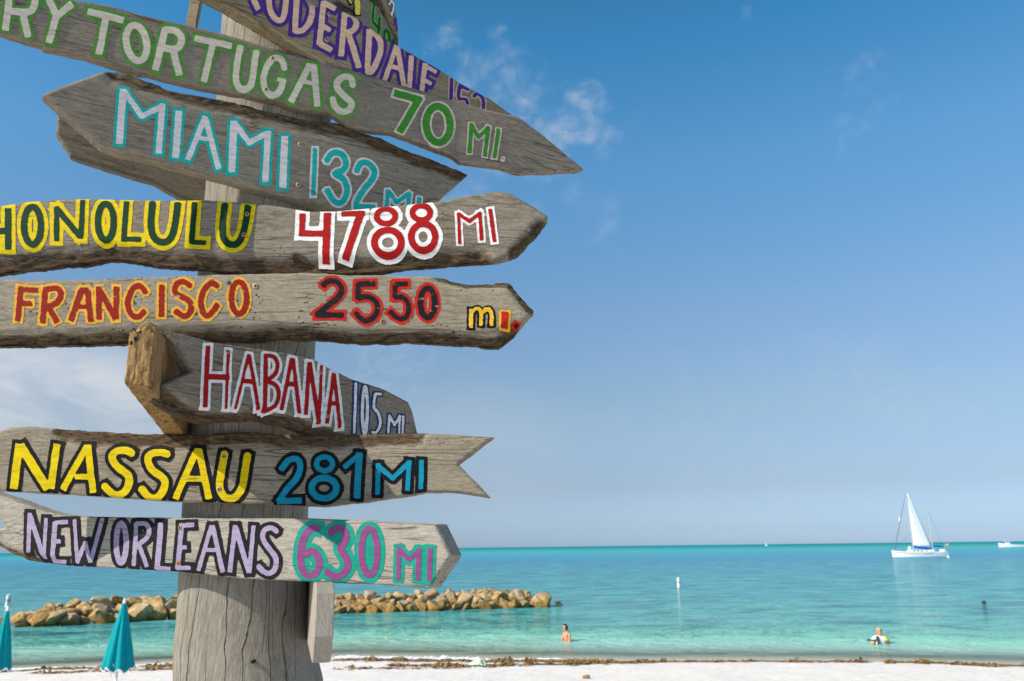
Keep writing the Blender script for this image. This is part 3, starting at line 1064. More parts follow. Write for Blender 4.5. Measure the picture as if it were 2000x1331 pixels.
def board_habana():
    o = [(330, 646), (362, 654), (395, 663), (427, 670), (492, 680), (557, 689), (616, 702), (655, 725), (687, 740), (752, 761), (798, 785), (806, 801), (817, 846), (815, 868), (740, 872), (660, 860), (606, 845),
         (574, 834), (525, 821), (460, 824), (401, 823), (370, 813), (336, 795), (312, 778), (300, 760), (377, 725)]
    b = Board('signboard', 55, (500, 750), ((400, 745), (780, 815)), o, t=0.034, mat=W_GREY, bev=3, offset=0.045,
              bark=((((300, 762), (336, 797), (370, 816), (401, 826), (460, 827), (525, 824), (574, 837), (606, 848), (660, 863)), 26, 0.010),))
    b.plank()
    L = [('l', [(634, 235), (616, 602)], 15), ('l', [(615, 420), (760, 422)], 17), ('l', [(757, 262), (742, 612)], 9), ('l', [(797, 615), (880, 285)], 9), ('l', [(882, 290), (938, 618)], 11), ('l', [(840, 445), (912, 450)], 14),
         ('l', [(982, 285), (975, 632)], 13), ('c', [(980, 292), (1030, 300), (1052, 345), (1035, 405), (985, 445)], 12), ('c', [(985, 448), (1040, 470), (1058, 530), (1035, 595), (978, 628)], 13),
         ('l', [(1075, 618), (1138, 308)], 12), ('l', [(1145, 310), (1182, 640)], 12), ('l', [(1100, 462), (1170, 466)], 14), ('l', [(1242, 332), (1220, 648)], 12), ('l', [(1243, 335), (1300, 702)], 13), ('l', [(1316, 350), (1298, 700)], 9),
         ('l', [(1347, 698), (1388, 400)], 11), ('l', [(1390, 402), (1425, 728)], 11), ('l', [(1362, 578), (1415, 582)], 12)]
    b.word('place_name', C6, L, 12, 17, P_RED, P_WHITE)
    b.word('distance', C6, [('l', [(1520, 455), (1510, 762)], 8), ('e', [1574, 620, 15, 142], 9), ('l', [(1672, 525), (1638, 522)], 7), ('c', [(1636, 520), (1628, 600), (1655, 640), (1668, 700), (1645, 752), (1618, 752)], 8)], 8, 10, P_WHITE, P_BLUE)
    b.word('unit', C6, [('l', [(1722, 645), (1715, 760)], 6), ('l', [(1722, 650), (1752, 712), (1785, 655)], 6), ('l', [(1784, 650), (1780, 760)], 6), ('l', [(1806, 655), (1800, 760)], 6)], 6, 9, P_WHITE, P_BLUE)
    for q in ((444, 687), (625, 728), (638, 813)):
        b.screw(*q, r=0.0036)
    tag(b.root, 'notched grey board reading HABANA 105 MI, red letters outlined white, narrowing to the right', 'signboard', 'signboards on the post')


def board_nassau():
    top = [(-28, 862), (-12, 846), (0, 841), (16, 835), (54, 833), (122, 838), (189, 842), (243, 846), (335, 848), (406, 846), (500, 843), (548, 849), (642, 849), (723, 847), (815, 845), (886, 849), (965, 854)]
    bot = [(895, 906), (959, 973), (913, 965), (872, 961), (831, 963), (777, 972), (723, 980), (669, 986), (629, 990), (575, 988), (480, 985), (433, 983), (324, 979), (216, 972), (108, 965), (0, 960), (-26, 958)]
    b = Board('signboard', 0, (480, 915), ((100, 905), (800, 915)), top + bot, t=0.028, mat=W_GREY,
              bark=((((130, 836), (243, 844), (335, 846), (500, 841), (548, 847), (642, 847), (723, 845), (800, 843)), 34, 0.006),))
    b.plank()
    L = [('l', [(143, 180), (100, 498)], 29), ('l', [(150, 185), (345, 498)], 31), ('l', [(415, 180), (370, 498)], 26),
         ('l', [(458, 504), (628, 200)], 23), ('l', [(637, 195), (676, 525)], 24), ('l', [(610, 195), (655, 195)], 14), ('l', [(545, 412), (655, 415)], 20),
         ('c', [(955, 245), (905, 222), (840, 232), (812, 275), (850, 340), (925, 400), (935, 460), (900, 525), (830, 545), (755, 478)], 27),
         ('c', [(1213, 250), (1160, 238), (1095, 248), (1070, 295), (1105, 365), (1185, 430), (1190, 490), (1150, 555), (1090, 565), (1022, 498)], 27),
         ('l', [(1270, 572), (1420, 228)], 23), ('l', [(1440, 222), (1510, 570)], 24), ('l', [(1405, 222), (1455, 222)], 14), ('l', [(1345, 428), (1462, 428)], 20),
         ('c', [(1625, 240), (1600, 380), (1588, 490), (1625, 560), (1690, 565), (1745, 500), (1770, 380), (1790, 252)], 27)]
    b.word('place_name', C7, L, 22, 28, P_YELL, P_BLACK, slack=0.5)
    L = [('c', [(258, 360), (310, 295), (370, 285), (395, 335), (370, 420), (300, 500), (240, 590)], 22), ('l', [(228, 590), (402, 585)], 22), ('e', [570, 320, 58, 50], 19), ('e', [565, 495, 90, 74], 23),
         ('l', [(712, 345), (820, 255)], 18), ('l', [(822, 240), (802, 565)], 25)]
    b.word('distance', C8, L, 22, 27, P_SEA, P_BLACK, slack=0.5)
    b.word('unit', C8, [('l', [(957, 318), (952, 540)], 17), ('l', [(955, 330), (1062, 425), (1178, 310)], 17), ('l', [(1182, 295), (1168, 512)], 17), ('l', [(1270, 293), (1265, 502)], 17)], 17, 26, P_SEA, P_BLACK)
    for q in ((438, 893), (428, 956)):
        b.screw(*q)
    tag(b.root, 'grey board reading NASSAU 281 MI in yellow and blue outlined black, swallowtail right end', 'signboard', 'signboards on the post')


def board_orleans():
    top = [(-60, 946), (-20, 962), (0, 969), (27, 976), (54, 988), (92, 1002), (122, 1006), (162, 1009), (270, 1011), (357, 1012), (500, 1013), (604, 1013), (723, 1017), (851, 1024)]
    bot = [(880, 1086), (838, 1149), (723, 1142), (607, 1137), (480, 1132), (341, 1117), (216, 1110), (135, 1106), (76, 1100), (41, 1092), (14, 1083), (0, 1075), (-40, 1052), (9, 1028)]
    b = Board('signboard', -24, (480, 1075), ((100, 1050), (800, 1082)), top + bot, t=0.036, mat=W_PALE, bev=3,
              bark=((((-40, 1054), (0, 1078), (41, 1095), (76, 1103), (110, 1106)), 18, 0.008),))
    b.plank()
    L = [('l', [(220, 675), (210, 958)], 15), ('l', [(222, 690), (322, 1002)], 17), ('l', [(337, 712), (322, 1005)], 13), ('l', [(402, 740), (380, 1035)], 18), ('l', [(400, 745), (492, 738)], 15), ('l', [(395, 882), (440, 878)], 15), ('l', [(378, 1025), (482, 1028)], 15),
         ('l', [(540, 722), (562, 1032)], 13), ('l', [(562, 1035), (618, 880)], 14), ('l', [(618, 880), (655, 1032)], 14), ('l', [(655, 1032), (742, 712)], 15), ('e', [877, 892, 36, 142], 20),
         ('l', [(985, 745), (968, 1055)], 16), ('c', [(990, 752), (1050, 752), (1078, 795), (1060, 855), (995, 905)], 17), ('l', [(1008, 915), (1065, 1062)], 16), ('l', [(1162, 745), (1138, 1075)], 20), ('l', [(1130, 1072), (1232, 1080)], 16),
         ('l', [(1312, 755), (1285, 1078)], 17), ('l', [(1300, 765), (1402, 760)], 15), ('l', [(1298, 925), (1348, 922)], 15), ('l', [(1280, 1073), (1378, 1070)], 15),
         ('l', [(1435, 1090), (1528, 765)], 15), ('l', [(1535, 765), (1612, 1100)], 17), ('l', [(1480, 940), (1568, 942)], 15), ('l', [(1700, 762), (1663, 1100)], 17), ('l', [(1700, 768), (1802, 1105)], 18), ('l', [(1832, 768), (1805, 1108)], 15),
         ('c', [(2000, 808), (1962, 782), (1910, 800), (1900, 860), (1945, 930), (1995, 1000), (1990, 1075), (1950, 1110), (1905, 1095), (1872, 1060)], 19)]
    b.word('place_name', C7, L, 17, 27, P_LILAC, P_BLACK, slack=0.3)
    L = [('c', [(522, 788), (475, 785), (425, 850), (400, 960), (405, 1060), (445, 1122), (500, 1115), (535, 1050), (520, 985), (480, 950), (435, 975)], 26),
         ('c', [(615, 822), (660, 785), (715, 800), (728, 860), (690, 930), (720, 985), (740, 1050), (710, 1110), (650, 1135), (590, 1100)], 26), ('e', [895, 955, 57, 168], 24)]
    b.word('distance', C8, L, 26, 32, P_MAUVE, P_TEAL, slack=0.3, rag=0.8)
    b.word('unit', C8, [('l', [(1112, 925), (1102, 1155)], 17), ('l', [(1112, 935), (1180, 1012), (1258, 945)], 17), ('l', [(1258, 932), (1243, 1160)], 19), ('l', [(1338, 928), (1325, 1168)], 18)], 18, 24, P_MAUVE, P_TEAL, slack=0.3)
    for q in ((352, 1031), (349, 1100)):
        b.screw(*q, mat=M_RUST)
    tag(b.root, 'lowest pale board reading NEW ORLEANS 630 MI, lilac letters outlined black, mauve numerals in teal', 'signboard', 'signboards on the post')


def board_top_a():
    o = [(600, -90), (650, -48), (700, -20), (742, 14), (760, 48), (778, 92), (776, 110), (740, 110), (690, 70), (640, 40), (600, 0)]
    b = Board('signboard', 54, (640, 0), ((650, -10), (770, 95)), o, t=0.03, mat=W_GREY, bark=((((640, 30), (660, 14), (682, 24)), 15, 0.004),))
    b.plank()
    b.word('place_name', C2, [('l', [(1455, -30), (1490, 35)], 9), ('l', [(1525, -40), (1540, 130)], 12), ('l', [(1555, -30), (1555, 130)], 12)], 11, 9, P_LEMON, P_BLACK)
    b.word('distance', C2, [('l', [(1690, -5), (1672, 185)], 10), ('l', [(1672, 185), (1735, 265)], 10), ('l', [(1735, 150), (1722, 300)], 10), ('c', [(1770, 360), (1780, 270), (1812, 290), (1828, 390)], 10), ('e', [1858, 385, 14, 40], 9)], 10, 12, P_PINE, P_LIME)
    tag(b.root, 'steeply receding grey board at the top edge with dark green numerals outlined lime', 'signboard', 'signboards on the post')


def board_top_b():
    o = [(700, -110), (735, -60), (771, -8), (775, 25), (780, 56), (781, 88), (777, 92), (768, 66), (752, 36), (741, 12), (728, -8), (700, -50)]
    b = Board('signboard', 63, (690, -40), ((730, -30), (778, 60)), o, t=0.03, mat=W_WARM, bark=((((735, -4), (752, 38), (776, 92)), 10, 0.002),))
    b.plank()
    b.word('distance', C2, [('c', [(1815, -20), (1832, 0), (1825, 30), (1815, 40)], 6), ('c', [(1838, 10), (1855, 40), (1850, 90), (1840, 140), (1832, 110)], 6)], 6, 6, P_WHITE, P_GREYB, step=1.0)
    b.word('unit', C2, [('l', [(1862, 225), (1866, 165), (1875, 205), (1882, 160)], 4), ('l', [(1880, 270), (1884, 215)], 4)], 4, 3, P_PURPLE, P_MAUVE, step=1.0)
    tag(b.root, 'narrow topmost tan board seen almost edge-on with small white numerals', 'signboard', 'signboards on the post')


def end_board(name, side, tip_px, tip_row, tip_y, z_prof, thick, mat, label, rough=0.0, off=0.001):
    """a board nailed to the side of the post and pointing at the viewer: we look at its end
    z_prof: list of (distance back from tip, z) for the outline, walked round in profile"""
    zc = sum(z for s, z in z_prof) / len(z_prof)
    a = axis_at(zc)
    r = post_r(zc)
    d = ray(tip_px, tip_row)
    d = CAM + d * (tip_y / d.y)
    T = Vector((a.x + side * (r + off), a.y, 0))
    E = Vector((d.x, tip_y, 0))
    e = (E - T)
    L = e.length
    e.normalize()
    outn = Vector((-e.y, e.x, 0))          # horizontal normal
    if outn.x * side < 0:
        outn = -outn
    root = empty(name, (T.x, T.y, zc))
    Mx = Matrix((e, Vector((0, 0, 1)), e.cross(Vector((0, 0, 1))))).transposed().to_4x4()
    Mx.translation = (T.x, T.y, zc)
    root.matrix_world = Mx
    nloc = e.cross(Vector((0, 0, 1)))
    sg = 1 if nloc.dot(outn) > 0 else -1
    bm = bmesh.new()
    # subdivide the outline so the edges can be roughened
    pts = []
    for i in range(len(z_prof)):
        p, q = z_prof[i], z_prof[(i + 1) % len(z_prof)]
        n = max(1, int(math.hypot(q[0] - p[0], q[1] - p[1]) / 0.004))
        for k in range(n):
            pts.append((p[0] + (q[0] - p[0]) * k / n, p[1] + (q[1] - p[1]) * k / n))
    nt = 18
    rings = []
    for j in range(nt + 1):
        w_ = thick * j / nt
        inset = 0.0022 if j in (0, nt) else 0.0
        ring = []
        for s, z in pts:
            x, y = L - s, z - zc
            q3 = (x * 90, y * 90, w_ * 90)
            nz = rough * (0.9 * mnoise.noise((x * 35, y * 35, w_ * 35)) + 0.55 * mnoise.noise(q3) + 0.5 * mnoise.noise((x * 240, y * 240, w_ * 240)) - 1.6 * max(0, mnoise.noise((x * 110 + 5, y * 110, w_ * 110)) - 0.28))
            cx, cy = x - (L - 0.12), y
            x += nz * 0.004 * (1 if s < 0.2 else 0) - inset * (1 if cx > 0 else -1)
            y += nz * 0.002 - inset * (1 if cy > 0 else -1)
            if rough > 0.5 and z > max(q[1] for q in z_prof) - 0.03:      # worn, rounded top edge
                y -= 0.022 * abs(2 * j / nt - 0.8) ** 2
            ring.append(bm.verts.new((x, y, sg * w_ + (rough * 0.0012 * mnoise.noise((x * 40, y * 40, 7))))))
        rings.append(ring)
    m = len(pts)
    for r0, r1 in zip(rings, rings[1:]):
        for k in range(m):
            bm.faces.new((r0[k], r0[(k + 1) % m], r1[(k + 1) % m], r1[k]))
    bm.faces.new(rings[0])
    bm.faces.new(rings[-1])
    bmesh.ops.triangulate(bm, faces=[f for f in bm.faces if len(f.verts) > 4])
    bmesh.ops.recalc_face_normals(bm, faces=bm.faces)
    bm_obj('plank', bm, mat, root, sharp=30)
    tag(root, label, 'signboard', 'signboards on the post')
    return root, L, sg


def z_px(px, py, y):
    d = ray(px, py)
    return (CAM + d * (y / d.y)).z


def edge_on_boards():
    y = 1.13
    z0, z1, z2 = z_px(268, 622, y), z_px(264, 752, y), z_px(343, 850, 1.44)
    end_board('signboard', -1, 298, 690, y, [(0.0, z1), (0.0, z0 - 0.022), (0.010, z0 - 0.004), (0.03, z0), (0.5, z0 + 0.01), (0.62, z0 + 0.01), (0.62, z2), (0.31, z2)], 0.034, W_ROUGH,
              'rough tan board seen end-on beside the notched board, its crusty cut end facing us', rough=1.0, off=-0.012)
    y = 1.20
    zt, za, zb, zz = z_px(640, 1140, y + 0.03), z_px(635, 1160, y), z_px(635, 1244, y), z_px(635, 1296, y + 0.03)
    end_board('signboard', 1, 615, 1200, y, [(0.0, zb), (0.0, za), (0.040, zt), (0.55, zt), (0.55, zz), (0.034, zz)], 0.027, W_END,
              'bare pale board seen end-on at the post foot, its chamfered tip below the lowest board', rough=0.1)
    # stick-like board seen edge-on at the top left of the post
    root = empty('signboard', (0, 0, 0))
    yy = 1.78
    pts = [((362, 58), (384, 58)), ((364, 40), (385, 40)), ((371, 0), (393, 0)), ((380, -60), (404, -60)), ((392, -150), (418, -150))]
    bm = bmesh.new()
    rings = []
    for a, b in pts:
        da, db = ray(*a), ray(*b)
        A, B = CAM + da * (yy / da.y), CAM + db * (yy / db.y)
        D = Vector((da.x, da.y, 0)).normalized() * 0.15
        rings.append([bm.verts.new(v) for v in (A, B, B + D, A + D)])
    for r0, r1 in zip(rings, rings[1:]):
        for k in range(4):
            bm.faces.new((r0[k], r0[(k + 1) % 4], r1[(k + 1) % 4], r1[k]))
    bm.faces.new(rings[0])
    bm.faces.new(rings[-1][::-1])
    bmesh.ops.recalc_face_normals(bm, faces=bm.faces)
    bmesh.ops.bevel(bm, geom=list(bm.edges), offset=0.003, segments=2, affect='EDGES')
    c = Vector((-0.68, yy, 4.1))
    bmesh.ops.translate(bm, vec=-c, verts=bm.verts)
    root.location = c
    bm_obj('plank', bm, W_WARM, root)
    tag(root, 'thin tan board edge showing as an upright stick above the long green lettered plank', 'signboard', 'signboards on the post')


for f in (board_hidden, board_lauderdale, board_tortugas, board_miami, board_honolulu, board_francisco, board_habana, board_nassau, board_orleans, board_top_a, board_top_b, edge_on_boards):
    f()

# ------------------------------------------------------------------ ground and sea
_shore_px = [(-900, 1345), (-300, 1322), (0, 1309), (180, 1302), (340, 1294), (500, 1288), (650, 1284), (820, 1285), (1000, 1289), (1200, 1291), (1500, 1291), (1750, 1293), (2000, 1300), (2400, 1312), (3000, 1340)]


def on_plane(px, py, z=0.0):
    d = ray(px, py)
    return CAM + d * ((z - CAM.z) / d.z)


_sh = sorted([(on_plane(*p).x, on_plane(*p).y) for p in _shore_px])
SHX, SHY = [p[0] for p in _sh], [p[1] for p in _sh]


def shore(x):
    return np.interp(x, SHX, SHY)


def ground(x, y):
    s = float(shore(x)) - y          # > 0 on land
    if s > 0:
        z = 0.10 * s if s < 3 else 0.30 + 0.066 * (s - 3)
        z = min(z, 2.2)
        k = min(1, s / 2)
        z += k * (0.030 * mnoise.noise((x * 0.9, y * 0.9, 1)) + 0.016 * mnoise.noise((x * 2.7, y * 2.7, 4)) + 0.010 * mnoise.noise((x * 7, y * 7, 8)))
    else:
        z = max(0.075 * s, -3)
    return z


def on_ground(px, py):
    d = ray(px, py)
    t = 4.0
    while t < 400:
        p = CAM + d * t
        if p.z <= ground(p.x, p.y):
            break
        t += 0.08
    return CAM + d * t


def build_sand():
    xs = np.concatenate([-np.geomspace(400, 32, 10), np.arange(-30, 30.01, 0.24), np.geomspace(32, 400, 10)])
    ys = np.concatenate([-np.geomspace(300, 3, 12), np.arange(-2, 6, 0.5), np.arange(6, 30, 0.20), np.arange(30, 60, 2.0)])
    verts = [(x, y, ground(x, y)) for y in ys for x in xs]
    nx, ny = len(xs), len(ys)
    faces = [(j * nx + i, j * nx + i + 1, (j + 1) * nx + i + 1, (j + 1) * nx + i) for j in range(ny - 1) for i in range(nx - 1)]
    m, t, bs, out = material('white_coral_sand')
    g = t.new('ShaderNodeNewGeometry').outputs['Position']
    n = t.noise(g, 5.0, 6, 0.65)
    fine = t.noise(g, 60.0, 4, 0.7)
    col = t.ramp(n, [(0.3, lin(228, 216, 204)), (0.5, lin(246, 236, 226)), (0.8, lin(251, 244, 237))])
    speck = t.maprange(t.noise(t.scaled(g, (5, 12, 8)), 2.0, 5, 0.72), 0.60, 0.70, 0, 0.8)
    col = t.mix(speck, col, lin(132, 104, 72))
    sep = t.new('ShaderNodeSeparateXYZ')
    t.l.new(g, sep.inputs[0])
    wet = t.maprange(t.math('ADD', sep.outputs[2], t.math('MULTIPLY', t.math('SUBTRACT', n, 0.5), 0.06)), 0.02, 0.10, 1, 0)
    col = t.mix(t.math('MULTIPLY', wet, 0.55), col, lin(176, 160, 132))
    t.l.new(col, bs.inputs['Base Color'])
    bs.inputs['Roughness'].default_value = 0.9
    bs.inputs['Specular IOR Level'].default_value = 0.2
    t.l.new(t.bump(t.math('ADD', n, t.math('MULTIPLY', fine, 0.3)), 0.6, 0.05), bs.inputs['Normal'])
    o = link('beach_sand', mesh_from('beach_sand', verts, faces, sharp=180), m)
    tag(o, 'white sand beach with brown specks sloping to the water', 'beach', kind='structure')


build_sand()


def build_sea():
    xs = np.concatenate([-np.geomspace(16000, 45, 14), np.linspace(-42, 42, 57), np.geomspace(45, 16000, 14)])
    ys = np.concatenate([np.linspace(14, 34, 56), np.geomspace(34.6, 24000, 60)])
    verts = [(x, y, 0.0) for y in ys for x in xs]
    nx, ny = len(xs), len(ys)
    faces = [(j * nx + i, j * nx + i + 1, (j + 1) * nx + i + 1, (j + 1) * nx + i) for j in range(ny - 1) for i in range(nx - 1)]
    me = mesh_from('sea_water', verts, faces, sharp=180)
    at = me.attributes.new('offshore', 'FLOAT', 'POINT')
    at.data.foreach_set('value', np.array([v[1] - float(shore(v[0])) for v in verts], dtype=np.float32))
    m, t, bs, out = material('shallow_tropical_water')
    g = t.new('ShaderNodeNewGeometry').outputs['Position']
    off = t.new('ShaderNodeAttribute', attribute_name='offshore').outputs['Fac']
    # shifting sand and weed patches on the bottom
    patch = t.noise(t.scaled(g, (0.035, 0.10, 1)), 1.0, 5, 0.6, 0.4)
    weed = t.noise(t.scaled(g, (0.10, 0.45, 1)), 1.0, 4, 0.6)
    offn = t.math('MULTIPLY', off, t.math('MULTIPLY_ADD', patch, 0.9, 0.55))
    lg = t.math('DIVIDE', t.math('LOGARITHM', t.math('MAXIMUM', t.math('ADD', offn, 1.0), 1.0), 10.0), 4.0)
    col = t.ramp(lg, [(0.0, lin(192, 206, 190)), (0.10, lin(178, 208, 192)), (0.19, lin(152, 206, 184)), (0.26, lin(112, 196, 182)), (0.36, lin(82, 184, 186)), (0.46, lin(62, 168, 184)),
                      (0.55, lin(52, 150, 180)), (0.62, lin(66, 162, 186)), (0.67, lin(82, 172, 180)), (0.73, lin(64, 160, 156)), (0.80, lin(44, 144, 154)), (1.0, lin(38, 128, 148))])
    wf = t.math('MULTIPLY', t.maprange(weed, 0.52, 0.68, 0, 0.6), t.maprange(off, 4, 11, 0, 1))
    wf = t.math('MULTIPLY', wf, t.maprange(off, 90, 240, 1, 0.15))
    col = t.mix(wf, col, lin(10, 104, 128))
    ripple_tone = t.noise(t.scaled(g, (0.33, 0.42, 1)), 1.0, 4, 0.62, 0.5)          # ripple light and shade painted into the colour: dark streaks, pale sheen
    deep = t.math('MULTIPLY', t.maprange(off, 5, 11, 0.15, 1), t.maprange(off, 120, 260, 1, 0.0))
    col = t.mix(t.math('MULTIPLY', deep, t.maprange(ripple_tone, 0.50, 0.64, 0, 0.62)), col, lin(8, 112, 132))
    col = t.mix(t.math('MULTIPLY', deep, t.maprange(ripple_tone, 0.47, 0.34, 0, 0.5)), col, lin(128, 200, 204))
    # weed stirred up in the shore break
    fl = t.noise(t.scaled(g, (0.35, 1.6, 1)), 1.0, 5, 0.65)
    band = t.math('MULTIPLY', t.maprange(off, 0.3, 1.0, 0, 1), t.maprange(off, 2.6, 1.4, 0, 1))
    col = t.mix(t.math('MULTIPLY', band, t.maprange(fl, 0.42, 0.6, 0, 0.6)), col, lin(92, 98, 78))
    t.l.new(col, bs.inputs['Base Color'])
    bs.inputs['Roughness'].default_value = 0.08
    bs.inputs['IOR'].default_value = 1.33
    bs.inputs['Specular IOR Level'].default_value = 0.5
    w1 = t.noise(t.scaled(g, (0.42, 0.62, 1)), 1.0, 5, 0.62, 0.4)
    w2 = t.noise(t.scaled(g, (0.10, 0.19, 1)), 1.0, 4, 0.6, 0.3)
    w3 = t.noise(t.scaled(g, (2.4, 4.5, 1)), 1.0, 3, 0.6)
    calm = t.maprange(t.math('ADD', off, t.math('MULTIPLY', patch, 5.0)), 8.0, 12.5, 0.16, 1.0, True)
    w1 = t.math('POWER', t.math('SUBTRACT', 1.0, t.math('ABSOLUTE', t.math('MULTIPLY_ADD', w1, 2.4, -1.2))), 1.6)
    h = t.math('ADD', t.math('MULTIPLY', w1, 0.42), t.math('ADD', t.math('MULTIPLY', w2, 1.6), t.math('MULTIPLY', w3, 0.12)))
    t.l.new(t.bump(t.math('MULTIPLY', h, calm), 1.0, 5.5), bs.inputs['Normal'])
    tr = t.new('ShaderNodeBsdfTransparent')
    df = t.new('ShaderNodeBsdfDiffuse')       # chop far out turns most facets towards us: less mirror, more water colour
    t.l.new(col, df.inputs['Color'])
    m0 = t.new('ShaderNodeMixShader')
    t.l.new(t.ramp(lg, [(0.0, g3(0.5)), (0.35, g3(0.72)), (0.50, g3(0.60)), (0.62, g3(0.34)), (0.69, g3(0.12)), (0.76, g3(0.02)), (1.0, g3(0.0))]), m0.inputs[0])
    t.l.new(df.outputs[0], m0.inputs[1])
    t.l.new(bs.outputs[0], m0.inputs[2])
    mx = t.new('ShaderNodeMixShader')
    t.l.new(t.maprange(off, 0.0, 4.5, 0.25, 1.0, True), mx.inputs[0])
    t.l.new(tr.outputs[0], mx.inputs[1])
    t.l.new(m0.outputs[0], mx.inputs[2])
    t.l.new(mx.outputs[0], out.inputs[0])
    o = link('sea_water', me, m)
    tag(o, 'turquoise sea reaching the horizon', 'sea', kind='structure')


build_sea()


def shore_details():
    # seaweed thrown up along the waterline
    rng = random.Random(3)
    bm = bmesh.new()
    lines = [  # photo pixels of each wrack line, half height in px, blades per px of length
        ([(650, 1294), (760, 1294), (900, 1296), (1000, 1293), (1100, 1294), (1200, 1297), (1300, 1294)], 4.0, 2.6),
        ([(760, 1307), (900, 1309), (1010, 1306), (1120, 1303), (1240, 1299)], 2.6, 1.5),
        ([(1290, 1293), (1400, 1293), (1550, 1292), (1700, 1292)], 1.6, 0.9),
        ([(1730, 1293), (1800, 1296), (1860, 1299), (1930, 1302), (2060, 1304)], 3.6, 2.6),
        ([(-60, 1322), (60, 1315), (130, 1314), (220, 1312), (340, 1307)], 1.6, 1.0),
        ([(60, 1323), (200, 1321), (340, 1316)], 1.4, 0.5),
        ([(640, 1318), (760, 1316), (900, 1313)], 1.6, 0.35),
        ([(120, 1312), (130, 1311)], 3.5, 10)]
    for pts, hh, den in lines:
        for (x0, y0), (x1, y1) in zip(pts, pts[1:]):
            n = int(abs(x1 - x0) * den)
            for _ in range(n):
                t = rng.random()
                px = x0 + (x1 - x0) * t
                cl = mnoise.noise((px * 0.035, y0 * 0.02, 2.2)) + 0.55
                if rng.random() > cl + 0.35:
                    continue
                py = y0 + (y1 - y0) * t + rng.gauss(0, 0.5) * hh
                p = on_plane(px, py, 0.15)
                z = ground(p.x, p.y)
                p = on_plane(px, py, z)
                z = max(ground(p.x, p.y), 0.0)
                a = rng.uniform(0, math.pi)
                L = rng.uniform(0.05, 0.16)
                wd = rng.uniform(0.012, 0.035)
                lift = abs(rng.gauss(0, 0.05)) * max(0.3, cl)
                c, s = math.cos(a), math.sin(a)
                q = []
                for u, v, zz in ((-1, -1, 0.0), (-1, 1, 0.004), (0, 1, 1.0), (0, -1, 0.9), (1, 1, 0.1), (1, -1, 0.0)):
                    q.append(bm.verts.new((p.x + u * L * c - v * wd * s, p.y + u * L * s + v * wd * c, z + 0.006 + lift * zz + rng.uniform(0, 0.02))))
                bm.faces.new((q[0], q[1], q[2], q[3]))
                bm.faces.new((q[3], q[2], q[4], q[5]))
    m, t, bs, out = material('brown_seaweed')
    g = t.new('ShaderNodeNewGeometry').outputs['Position']
    t.l.new(t.ramp(t.noise(g, 9, 4, 0.7), [(0.3, lin(92, 66, 28)), (0.55, lin(146, 110, 54)), (0.75, lin(188, 156, 92))]), bs.inputs['Base Color'])
    bs.inputs['Roughness'].default_value = 0.7
    o = bm_obj('seaweed', bm, m, smooth=False)
    tag(o, 'brown seaweed strewn in lines along the waterline', 'seaweed', kind='stuff')
    # foam of the little shore break
    bm = bmesh.new()
    for pts, w0 in (([(640, 1286.5), (700, 1284.5), (760, 1285), (830, 1286.5), (900, 1288), (980, 1289.5)], 0.85), ([(980, 1289), (1060, 1290), (1130, 1291)], 0.25), ([(1000, 1286), (1100, 1285)], 0.1), ([(-50, 1309), (90, 1303), (200, 1301), (345, 1293)], 0.12)):
        P = []
        for (x0, y0), (x1, y1) in zip(pts, pts[1:]):
            for k in range(26):
                t_ = k / 26
                P.append(on_plane(x0 + (x1 - x0) * t_, y0 + (y1 - y0) * t_, 0.04))
        prev = None
        for i, p in enumerate(P):
            f = w0 * (0.75 + 0.5 * mnoise.noise((p.x * 1.3, 0.3, w0)) + 0.6 * mnoise.noise((p.x * 5, 2, w0)) + 0.5 * mnoise.noise((p.x * 13, 2, w0)))
            f = max(0.03, f) * min(1, i / 8, (len(P) - 1 - i) / 8 + 0.02)
            hgt = 0.015 + 0.075 * f + 0.02 * mnoise.noise((p.x * 9, 4, 1))
            row = [bm.verts.new((p.x + 0.02 * mnoise.noise((p.x * 11, k, 3)), p.y + f * (k / 6 - 0.5) * 1.6, 0.012 + hgt * math.sin(math.pi * k / 6) + 0.012 * mnoise.noise((p.x * 14, k * 1.7, 9)))) for k in range(7)]
            if prev:
                for k in range(6):
                    bm.faces.new((prev[k], row[k], row[k + 1], prev[k + 1]))
            prev = row
    m = plain('sea_foam', (246, 246, 244), 0.85, 0.05, 12, 0.6)
    o = bm_obj('wave_foam', bm, m, sharp=180)
    tag(o, 'white foam of a small wave breaking on the sand', 'foam', kind='stuff')
    # a crumpled pale cloth on the weed line
    bm = bmesh.new()
    bmesh.ops.create_grid(bm, x_segments=26, y_segments=18, size=0.5)
    for v in bm.verts:
        n = mnoise.noise((v.co.x * 5, v.co.y * 5, 3)) + 0.5 * mnoise.noise((v.co.x * 12, v.co.y * 12, 6))
        r = 1 - min(1, v.co.xy.length / 0.62)
        v.co.x *= 0.42 + 0.1 * n
        v.co.y *= 0.34
        v.co.z = 0.02 + 0.20 * r * (0.7 + 0.8 * n)
    p = on_ground(933, 1301)
    o = bm_obj('beach_cloth', bm, plain('pale_green_cloth', (206, 226, 196), 0.8, 0.1, 6, 0.2))
    o.location = p
    sol = o.modifiers.new('thickness', 'SOLIDIFY')
    sol.thickness = 0.006
    tag(o, 'small crumpled pale green cloth lying on the seaweed line right of the post', 'cloth')
    # one lump of driftwood on the dry sand
    bm = bmesh.new()
    bmesh.ops.create_icosphere(bm, subdivisions=3, radius=1)
    for v in bm.verts:
        v.co *= 1 + 0.3 * mnoise.noise(v.co * 1.7)
        v.co = Vector((v.co.x * 0.085, v.co.y * 0.05, v.co.z * 0.045))
    o = bm_obj('coral_lump', bm, plain('brown_stone', (150, 118, 84), 0.9, 0.3, 40, 0.5))
    o.location = on_ground(1146, 1326) + Vector((0, 0, 0.03))
